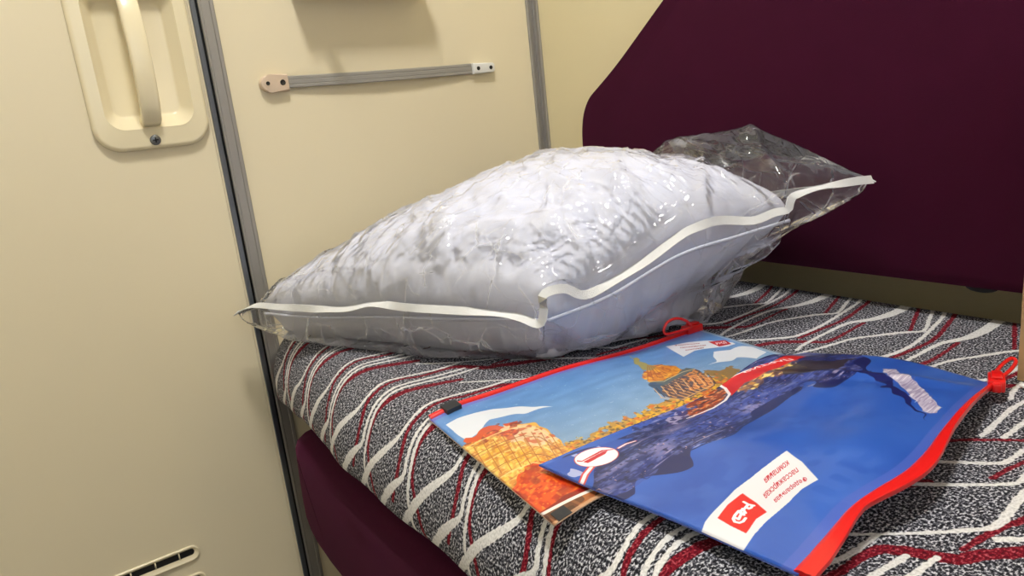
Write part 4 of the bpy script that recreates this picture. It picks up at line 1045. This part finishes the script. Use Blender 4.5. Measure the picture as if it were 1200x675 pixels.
PAINT = {
 "A": {'cloud': [(0.013, 0.886), (0.054, 0.895), (0.114, 0.874), (0.196, 0.801), (0.295, 0.691), (0.17, 0.731), (0.105, 0.75), (0.05, 0.709), (0.019, 0.698)], 'cloud2': [(0.765, 0.574), (0.806, 0.585), (0.872, 0.68), (0.918, 0.641), (0.971, 0.644), (0.971, 0.505), (0.905, 0.473), (0.874, 0.552)], 'far': [(0.18, 0.355), (0.208, 0.362), (0.24, 0.366), (0.285, 0.364), (0.348, 0.385), (0.374, 0.378), (0.4, 0.381), (0.431, 0.366), (0.461, 0.41), (0.471, 0.376), (0.517, 0.387), (0.572, 0.388), (0.682, 0.417), (0.726, 0.437), (0.761, 0.45), (0.69, 0.331), (0.457, 0.194), (0.306, 0.208), (0.178, 0.146), (0.143, 0.214)], 'far2': [(0.743, 0.537), (0.753, 0.491), (0.797, 0.496), (0.796, 0.434), (0.776, 0.373), (0.662, 0.336), (0.685, 0.412)], 'drum': [(0.552, 0.557), (0.602, 0.559), (0.666, 0.55), (0.721, 0.567), (0.696, 0.41), (0.667, 0.363), (0.546, 0.345), (0.533, 0.446)], 'drum_lit': [(0.653, 0.539), (0.716, 0.558), (0.696, 0.41), (0.667, 0.363), (0.605, 0.383)], 'gallery': [(0.567, 0.598), (0.598, 0.564), (0.662, 0.587), (0.705, 0.607), (0.723, 0.565), (0.652, 0.526), (0.585, 0.506), (0.54, 0.514)], 'dome': [(0.596, 0.688), (0.642, 0.74), (0.682, 0.716), (0.695, 0.658), (0.686, 0.585), (0.639, 0.559), (0.59, 0.549), (0.559, 0.571), (0.563, 0.619)], 'dome_shade': [(0.541, 0.549), (0.559, 0.559), (0.578, 0.516), (0.546, 0.47), (0.539, 0.415), (0.53, 0.473)], 'lantern': [(0.661, 0.899), (0.676, 0.895), (0.657, 0.818), (0.651, 0.745), (0.654, 0.702), (0.62, 0.685), (0.606, 0.707), (0.629, 0.782), (0.631, 0.819)], 'palace': [(-0.009, 0.65), (0.016, 0.667), (0.061, 0.666), (0.119, 0.659), (0.16, 0.644), (0.187, 0.593), (0.191, 0.513), (0.184, 0.423), (0.181, 0.345), (0.18, 0.286), (0.149, 0.207), (0.099, 0.156), (0.059, 0.043), (0.005, 0.058), (-0.002, 0.261), (-0.008, 0.503)], 'pale': [(0.103, 0.656), (0.154, 0.642), (0.184, 0.586), (0.184, 0.434), (0.176, 0.379), (0.14, 0.448), (0.107, 0.556)], 'leaf_top': [(0.001, 0.665), (0.03, 0.694), (0.071, 0.666), (0.113, 0.67), (0.153, 0.654), (0.141, 0.607), (0.078, 0.612), (0.033, 0.628), (0.003, 0.624)], 'leaf': [(-0.014, 0.252), (0.019, 0.281), (0.049, 0.264), (0.068, 0.3), (0.102, 0.316), (0.106, 0.246), (0.143, 0.214), (0.153, 0.093), (0.098, -0.023), (-0.006, 0.032), (-0.009, 0.174)], 'band': [(0.013, 0.079), (0.064, 0.096), (0.127, 0.086), (0.195, 0.038), (0.246, 0.001), (0.205, -0.073), (0.109, 0.047), (-0.005, 0.077)], 'street': [(-0.005, 0.077), (0.11, 0.051), (0.204, 0.012), (0.157, -0.161), (0.12, -0.067), (-0.005, -0.016)], 'wline': [(-0.012, 0.079), (-0.004, 0.075), (0.109, 0.049), (0.202, 0.029)], 'label': [(0.811, 0.927), (0.884, 0.891), (0.937, 0.833), (0.976, 0.729), (0.971, 0.699), (0.936, 0.702), (0.87, 0.759), (0.841, 0.77), (0.778, 0.739)], 'flag': [(0.929, 0.819), (0.976, 0.776), (0.962, 0.714), (0.92, 0.729)], 'lines1': [([(0.645, 0.753), (0.562, 0.593)], 0.0022, (168, 84, 20)), ([(0.646, 0.746), (0.579, 0.59)], 0.0022, (168, 84, 20)), ([(0.648, 0.74), (0.596, 0.588)], 0.0022, (168, 84, 20)), ([(0.649, 0.733), (0.613, 0.587)], 0.0022, (168, 84, 20)), ([(0.65, 0.727), (0.631, 0.586)], 0.0022, (168, 84, 20)), ([(0.652, 0.721), (0.649, 0.586)], 0.0022, (168, 84, 20)), ([(0.653, 0.715), (0.667, 0.586)], 0.0022, (168, 84, 20)), ([(0.54, 0.514), (0.52, 0.423)], 0.003, (246, 196, 130)), ([(0.547, 0.509), (0.527, 0.419)], 0.0025, (60, 44, 52)), ([(0.563, 0.508), (0.541, 0.415)], 0.003, (246, 196, 130)), ([(0.57, 0.503), (0.548, 0.411)], 0.0025, (60, 44, 52)), ([(0.586, 0.502), (0.562, 0.408)], 0.003, (246, 196, 130)), ([(0.593, 0.498), (0.569, 0.404)], 0.0025, (60, 44, 52)), ([(0.61, 0.497), (0.584, 0.401)], 0.003, (246, 196, 130)), ([(0.617, 0.493), (0.591, 0.396)], 0.0025, (60, 44, 52)), ([(0.634, 0.493), (0.606, 0.394)], 0.003, (246, 196, 130)), ([(0.641, 0.49), (0.613, 0.39)], 0.0025, (60, 44, 52)), ([(0.659, 0.49), (0.629, 0.387)], 0.003, (246, 196, 130)), ([(0.666, 0.487), (0.635, 0.383)], 0.0025, (60, 44, 52)), ([(0.685, 0.488), (0.651, 0.381)], 0.003, (246, 196, 130)), ([(0.693, 0.484), (0.658, 0.378)], 0.0025, (60, 44, 52)), ([(0.712, 0.486), (0.675, 0.376)], 0.003, (246, 196, 130)), ([(0.719, 0.483), (0.682, 0.372)], 0.0025, (60, 44, 52)), ([(0.556, 0.589), (0.59, 0.537), (0.676, 0.567), (0.723, 0.565)], 0.004, (226, 206, 150)), ([(0.543, 0.546), (0.577, 0.493), (0.657, 0.519), (0.715, 0.513)], 0.004, (56, 66, 84)), ([(0.517, 0.428), (0.552, 0.355), (0.671, 0.37)], 0.004, (228, 180, 110)), ([(0.661, 0.899), (0.674, 0.945)], 0.003, (200, 180, 90))], 'lines2': [([(0.009, 0.645), (0.072, 0.633), (0.149, 0.616), (0.18, 0.55), (0.177, 0.387)], 0.005, (250, 222, 150)), ([(-0.001, 0.568), (0.06, 0.557), (0.13, 0.535), (0.159, 0.474), (0.16, 0.335)], 0.0032, (150, 78, 34)), ([(-0.01, 0.495), (0.049, 0.487), (0.112, 0.461), (0.139, 0.403), (0.144, 0.286)], 0.005, (250, 222, 150)), ([(-0.019, 0.426), (0.038, 0.421), (0.097, 0.395), (0.121, 0.337), (0.13, 0.24)], 0.0032, (150, 78, 34)), ([(-0.027, 0.36), (0.028, 0.358), (0.083, 0.334), (0.105, 0.278), (0.116, 0.196)], 0.005, (250, 222, 150)), ([(0.02, 0.624), (-0.009, 0.387)], 0.0025, (176, 100, 40)), ([(0.044, 0.614), (0.013, 0.375)], 0.0025, (176, 100, 40)), ([(0.069, 0.604), (0.035, 0.363)], 0.0025, (176, 100, 40)), ([(0.093, 0.593), (0.056, 0.348)], 0.0025, (176, 100, 40)), ([(0.116, 0.579), (0.075, 0.331)], 0.0025, (176, 100, 40)), ([(0.138, 0.564), (0.094, 0.311)], 0.0025, (176, 100, 40)), ([(0.158, 0.541), (0.11, 0.286)], 0.0025, (176, 100, 40)), ([(0.174, 0.51), (0.125, 0.258)], 0.0025, (176, 100, 40)), ([(0.187, 0.472), (0.137, 0.226)], 0.0025, (176, 100, 40)), ([(0.033, 0.542), (0.026, 0.495)], 0.006, (206, 140, 60)), ([(0.021, 0.464), (0.015, 0.42)], 0.006, (206, 140, 60)), ([(0.064, 0.532), (0.057, 0.485)], 0.006, (206, 140, 60)), ([(0.052, 0.453), (0.045, 0.409)], 0.006, (206, 140, 60)), ([(0.095, 0.52), (0.087, 0.471)], 0.006, (206, 140, 60)), ([(0.081, 0.438), (0.073, 0.393)], 0.006, (206, 140, 60)), ([(0.124, 0.502), (0.114, 0.451)], 0.006, (206, 140, 60)), ([(0.107, 0.417), (0.099, 0.371)], 0.006, (206, 140, 60)), ([(0.148, 0.474), (0.138, 0.423)], 0.006, (206, 140, 60)), ([(0.131, 0.388), (0.121, 0.341)], 0.006, (206, 140, 60)), ([(0.167, 0.432), (0.157, 0.382)], 0.006, (206, 140, 60)), ([(0.149, 0.348), (0.139, 0.302)], 0.006, (206, 140, 60))]},
 "B": {'dusk': [(-0.011, 0.987), (0.103, 0.963), (0.312, 0.943), (0.669, 1.034), (1.002, 1.025), (0.975, 0.694), (0.85, 0.561), (0.734, 0.566), (0.647, 0.594), (0.571, 0.648), (0.498, 0.664), (0.392, 0.646), (0.292, 0.603), (0.223, 0.604), (0.159, 0.594), (0.124, 0.607), (0.067, 0.588), (0.013, 0.601), (-0.04, 0.629), (-0.038, 0.689)], 'corner': [(-0.003, 0.983), (0.128, 0.96), (0.203, 0.932), (0.243, 0.89), (0.081, 0.841), (-0.014, 0.736), (-0.014, 0.85)], 'quay': [(0.593, 0.886), (0.649, 0.878), (0.742, 0.861), (0.829, 0.854), (0.726, 0.759), (0.677, 0.806), (0.6, 0.819), (0.548, 0.832)], 'shade': [(0.72, 0.856), (0.851, 0.857), (0.938, 0.697), (0.803, 0.617), (0.748, 0.701), (0.722, 0.775)], 'street': [(0.441, 0.934), (0.516, 0.99), (0.564, 1.005), (0.627, 1.016), (0.6, 0.933), (0.543, 0.867), (0.484, 0.852), (0.427, 0.843), (0.391, 0.853)], 'tower': [(0.384, 0.948), (0.439, 0.952), (0.417, 0.888), (0.379, 0.879), (0.327, 0.863), (0.3, 0.857)], 'navy': [(0.787, 0.539), (0.868, 0.538), (0.798, 0.387), (0.726, 0.242), (0.631, 0.096), (0.616, 0.075), (0.672, 0.189), (0.718, 0.31), (0.777, 0.447)], 'bridge': [(0.905, 0.515), (0.919, 0.461), (0.826, 0.298), (0.772, 0.185), (0.705, 0.082), (0.671, 0.079), (0.656, 0.104), (0.709, 0.2), (0.778, 0.322), (0.807, 0.395)], 'band': [(0.63, 1.02), (0.662, 1.015), (0.682, 0.995), (0.727, 0.971), (0.782, 0.928), (0.895, 0.948), (0.902, 0.892), (0.842, 0.868), (0.751, 0.862), (0.668, 0.867), (0.634, 0.893), (0.542, 0.844), (0.587, 0.921)], 'bandline': [(0.63, 1.02), (0.607, 0.955), (0.555, 0.869), (0.513, 0.837), (0.461, 0.831), (0.391, 0.862)], 'bandedge': [(0.627, 1.016), (0.684, 0.997), (0.725, 0.968)], 'lineA': [(0.072, 0.851), (0.035, 0.825), (-0.01, 0.775)], 'lineB': [(0.169, 0.874), (0.196, 0.878), (0.217, 0.866)], 'label': [(0.316, 0.349), (0.296, 0.27), (0.251, 0.162), (0.209, 0.171), (0.161, 0.169), (0.087, 0.177), (0.046, 0.174), (-0.015, 0.156), (-0.013, 0.231), (-0.011, 0.291), (0.026, 0.318), (0.054, 0.328), (0.147, 0.346), (0.198, 0.341), (0.255, 0.344)], 'flag': [(0.145, 0.316), (0.131, 0.254), (0.113, 0.2), (0.085, 0.208), (0.04, 0.195), (0.043, 0.25), (0.049, 0.301), (0.097, 0.317)], 'circ': [(0.147, 0.842), (0.14, 0.832), (0.133, 0.825), (0.126, 0.82), (0.118, 0.818), (0.11, 0.817), (0.102, 0.819), (0.094, 0.823), (0.087, 0.828), (0.08, 0.835), (0.073, 0.843), (0.068, 0.852), (0.063, 0.863), (0.06, 0.873), (0.058, 0.885), (0.058, 0.896), (0.059, 0.907), (0.062, 0.918), (0.066, 0.928), (0.071, 0.937), (0.078, 0.945), (0.086, 0.951), (0.094, 0.955), (0.104, 0.958), (0.113, 0.958), (0.122, 0.957), (0.131, 0.953), (0.139, 0.947), (0.146, 0.939), (0.152, 0.929), (0.156, 0.918), (0.159, 0.906), (0.16, 0.893), (0.159, 0.879), (0.156, 0.866), (0.152, 0.853)], 'circ_out': [(0.148, 0.839), (0.142, 0.829), (0.135, 0.822), (0.127, 0.817), (0.119, 0.814), (0.11, 0.814), (0.102, 0.816), (0.094, 0.82), (0.086, 0.825), (0.078, 0.832), (0.072, 0.841), (0.066, 0.851), (0.061, 0.861), (0.058, 0.873), (0.056, 0.884), (0.056, 0.896), (0.057, 0.908), (0.06, 0.919), (0.064, 0.93), (0.07, 0.939), (0.077, 0.947), (0.085, 0.954), (0.094, 0.959), (0.103, 0.961), (0.113, 0.962), (0.123, 0.96), (0.132, 0.956), (0.141, 0.95), (0.148, 0.942), (0.154, 0.931), (0.159, 0.92), (0.161, 0.907), (0.162, 0.893), (0.161, 0.879), (0.158, 0.865), (0.154, 0.851)], 'one': [[(0.073, 0.897), (0.137, 0.901), (0.146, 0.893), (0.13, 0.88), (0.076, 0.879)], [(0.07, 0.924), (0.075, 0.907), (0.14, 0.914), (0.158, 0.887), (0.157, 0.88), (0.139, 0.903), (0.072, 0.902), (0.066, 0.918)]], 'logo': [[(0.121, 0.287), (0.118, 0.268), (0.12, 0.25)], [(0.118, 0.268), (0.109, 0.266), (0.106, 0.254), (0.111, 0.251), (0.118, 0.254)], [(0.109, 0.266), (0.1, 0.264), (0.094, 0.268), (0.086, 0.262)], [(0.1, 0.269), (0.091, 0.25)], [(0.084, 0.248), (0.09, 0.272), (0.074, 0.268), (0.063, 0.262), (0.057, 0.251), (0.059, 0.237), (0.066, 0.232), (0.077, 0.235)], [(0.091, 0.25), (0.086, 0.258), (0.067, 0.248), (0.068, 0.258)]]}}
TXT = {'A': [('Федеральная', [0.833, 0.897], [0.065, -0.068], [0.005, 0.013]), ('пассажирская', [0.829, 0.848], [0.069, -0.065], [0.005, 0.015]), ('компания', [0.824, 0.801], [0.054, -0.036], [0.005, 0.014])], 'Alogo': ('РЖД', [0.928, 0.758], [0.032, -0.018], [0.009, 0.027]), 'B': [('Федеральная', [0.251, 0.207], [-0.096, 0.011], [-0.01, -0.022]), ('пассажирская', [0.273, 0.263], [-0.111, -0.002], [-0.01, -0.021]), ('компания', [0.287, 0.313], [-0.078, -0.006], [-0.01, -0.021])], 'Bband': ('ПАРТИЯ', [0.831, 0.898], [-0.132, 0.09], [0.0, -0.025])}


def packet(name, S, img_fn, label, zip_v, ring_pts, slider, tabs, slot):
    p0 = S(.5, .5)
    r = empty(name, (p0[0], p0[1], .503), label, 'packet', 'zip packets of bed linen')
    im = image_mat(slot, img_fn(), .34, coat=.55)
    back = mat(slot+'_back', (206, 176, 150) if zip_v else (70, 92, 168), .4)
    sheet('printed_pouch', S, 110, 80, [im, back], r)
    # zip strip along the edge
    n = 80; rs = []; bm = bmesh.new()
    for i in range(n):
        u = .004+.992*i/(n-1)
        a = np.array(S(u, zip_v)); b = np.array(S(u, .90 if zip_v else .10))
        d = a-b; d /= np.linalg.norm(d)
        t = np.array(S(min(u+.01, 1), zip_v))-np.array(S(max(u-.01, 0), zip_v)); t /= np.linalg.norm(t)
        nn = np.cross(t, d); nn /= np.linalg.norm(nn)
        if nn[2] < 0: nn = -nn
        q = a-d*.002; kz = .62 if zip_v else float(np.interp(u, (0, .06, .22, .30, .42, .6, .85, 1), (1.15, 1.1, .62, .9, 1.0, .62, .38, .32)))
        prof = [(-.001, .0008), (.001, .0030), (.0035, .0036), (.0055, .0028), (.0075, .0036), (.0098, .0030), (.0105, .0006), (.0098, -.0022), (.004, -.0028), (-.001, -.0026)]
        rs.append([tuple(q+d*x*kz+nn*z*.75) for x, z in prof])
    rings(bm, rs, True, True)
    zs = flat_ang(from_bm('zip_strip', bm, M['red'], r), 50); tag(zs, 'red zip strip')
    if tabs:
        for (u0, u1, v0, v1) in tabs:
            G = np.array([[S(u, v) for v in np.linspace(v0, v1, 6)] for u in np.linspace(u0, u1, 4)])
            bm = bmesh.new(); rings(bm, [], False, False) if False else None
            up = G+np.array([0, 0, .0048 if v1 > .9 else .0008]); lo = G+np.array([0, 0, .0004])
            T = [[bm.verts.new(p) for p in row] for row in up]; Q = [[bm.verts.new(p) for p in row] for row in lo]
            a, b = 4, 6
            for i in range(a-1):
                for j in range(b-1):
                    bm.faces.new((T[i][j], T[i+1][j], T[i+1][j+1], T[i][j+1])); bm.faces.new((Q[i][j], Q[i][j+1], Q[i+1][j+1], Q[i+1][j]))
            per = [(i, 0) for i in range(a)]+[(a-1, j) for j in range(1, b)]+[(i, b-1) for i in range(a-2, -1, -1)]+[(0, j) for j in range(b-2, 0, -1)]
            for (i, j), (k, l) in zip(per, per[1:]+per[:1]): bm.faces.new((T[i][j], T[k][l], Q[k][l], Q[i][j]))
            tag(flat_ang(from_bm('end_tab', bm, M['black'], r)), 'black end tab')
    # slider and pull loop
    c = Vector(slider[0]); ax = Vector(slider[1]).normalized(); sd = Vector((0, 0, 1)).cross(ax).normalized(); up = ax.cross(sd)
    bm = bmesh.new()
    for (l0, l1, w, h0, h1) in ((-.012, .012, .0065, -.004, .0062), (-.007, .009, .0042, .006, .0090), (-.016, -.009, .0035, -.003, .005)):
        b2 = bmesh.new(); add_box(b2, (l0, -w, h0), (l1, w, h1), .0015, 2)
        mm = Matrix(((ax.x, sd.x, up.x, c.x), (ax.y, sd.y, up.y, c.y), (ax.z, sd.z, up.z, c.z), (0, 0, 0, 1)))
        b2.transform(mm); me = bpy.data.meshes.new('t'); b2.to_mesh(me); b2.free(); bm.from_mesh(me); bpy.data.meshes.remove(me)
    sl = tag(flat_ang(from_bm('zip_slider', bm, M['red'], r)), 'red zip slider')
    bm = bmesh.new(); add_tube(bm, lerp_path(ring_pts+ring_pts[:1], 49)[:-1].tolist(), .0017, .0017, n=8, closed=True)
    from_bm('pull_loop', bm, M['red'], sl)
    return r

if PAINT:
    packet('linen_packet', SA, paint_A, 'flat zip packet with orange autumn city print, red zip against the bagged pillow', 1,
           [(.583, -.262, .517), (.581, -.268, .525), (.578, -.281, .531), (.575, -.293, .529), (.574, -.299, .521), (.575, -.297, .5155), (.578, -.285, .5150), (.581, -.270, .5150)],
           ((.575, -.252, .509), (.04, .35, 0)), [(.045, .09, .955, 1.03), (.012, .045, .0, .05)], 'autumn_packet_print')
    packet('linen_packet', SB, paint_B, 'blue night city zip packet lying upside down over the orange one, red zip nearest', 0,
           [(.8905, -.224, .5205), (.8890, -.208, .5225), (.8885, -.194, .5235), (.8895, -.1875, .5240), (.8915, -.1865, .5235), (.8935, -.1885, .5225), (.8950, -.196, .5210), (.8960, -.210, .5195), (.8955, -.224, .5185)],
           ((.894, -.228, .514), (-.03, .07, 0)), [], 'night_packet_print')

# ------------------------------------------------------------------ kraft bag and paper scrap at the right edge
def make_kraft():
    r = empty('paper_bag', (1.0, -.11, .5), 'brown kraft paper bag standing on the mattress at the right edge', 'bag')
    x0, x1, y0, y1, z0, z1 = .893, 1.13, -.182, -.055, .5025, .80
    bm = bmesh.new(); n = 14
    rs = []
    for k in range(n+1):
        t = k/n; z = z0+(z1-z0)*t; g = .010*t*t
        ring = []
        for (a, b) in ((x0, y0), ((x0+x1)/2, y0-.003*math.sin(PI*t)), (x1, y0), (x1-g*1.6, (y0+y1)/2), (x1, y1), ((x0+x1)/2, y1), (x0, y1), (x0+g*1.6, (y0+y1)/2)):
            ring.append((a, b+(g if b < -.1 else -g), z))
        rs.append(ring)
    inner = [[(x*.998+.002*.5*(x0+x1), y*.98+.02*.5*(y0+y1), z) for x, y, z in q] for q in rs[::-1]]
    rings(bm, rs+inner, True, True)
    flat_ang(from_bm('bag_body', bm, M['kraft'], r), 30)
    for y in (y0+.014, y1-.014):
        bm = bmesh.new(); xc = (x0+x1)/2
        add_tube(bm, lerp_path([(xc-.05, y, z1-.03), (xc-.05, y, z1+.03), (xc-.03, y, z1+.07), (xc+.03, y, z1+.07), (xc+.05, y, z1+.03), (xc+.05, y, z1-.03)], 24).tolist(), .003, .003, n=8)
        from_bm('handle', bm, M['kraft'], r)
make_kraft()
bm = bmesh.new()
S = [(.900, -.196), (.908, -.192), (.912, -.198), (.906, -.203)]
rings(bm, [[(x, y, .5025+.002*(i % 2)) for i, (x, y) in enumerate(S)], [(x, y, .5040+.002*(i % 2)) for i, (x, y) in enumerate(S)]], True, True)
tag(from_bm('paper_scrap', bm, M['paper'], smooth=False), 'tiny white torn paper scrap on the mattress beside the brown paper bag', 'paper')

# ------------------------------------------------------------------ lamps
def make_lamp():
    r = empty('ceiling_lamp', (.86, -.69, LZ), 'rectangular white ceiling lamp of the compartment', 'lamp')
    x0, x1, y0, y1 = .70, 1.02, -.80, -.58
    bm = bmesh.new()
    def R(i, z): return [(x0+i, y0+i, z), (x1-i, y0+i, z), (x1-i, y1-i, z), (x0+i, y1-i, z)]
    rings(bm, [R(-.03, LZ-.0005), R(-.03, LZ-.04), R(0, LZ-.04), R(0, LZ-.02)], False, True)
    flat_ang(from_bm('lamp_frame', bm, M['ceil'], r))
    bm = bmesh.new(); add_box(bm, (x0+.002, y0+.002, LZ-.036), (x1-.002, y1-.002, LZ-.022), .004, 2)
    from_bm('diffuser', bm, lamp_mat('lamp_diffuser', (1, .975, .94, 1), 110), r)
make_lamp()
daylight()

W = bpy.data.worlds.new('world'); SC.world = W; W.use_nodes = True
W.node_tree.nodes['Background'].inputs['Color'].default_value = (.02, .02, .022, 1)
SC.view_settings.view_transform = 'Standard'; SC.view_settings.look = 'None'
SC.view_settings.gamma = 1; SC.view_settings.use_curve_mapping = False
SC.view_settings.exposure = 0
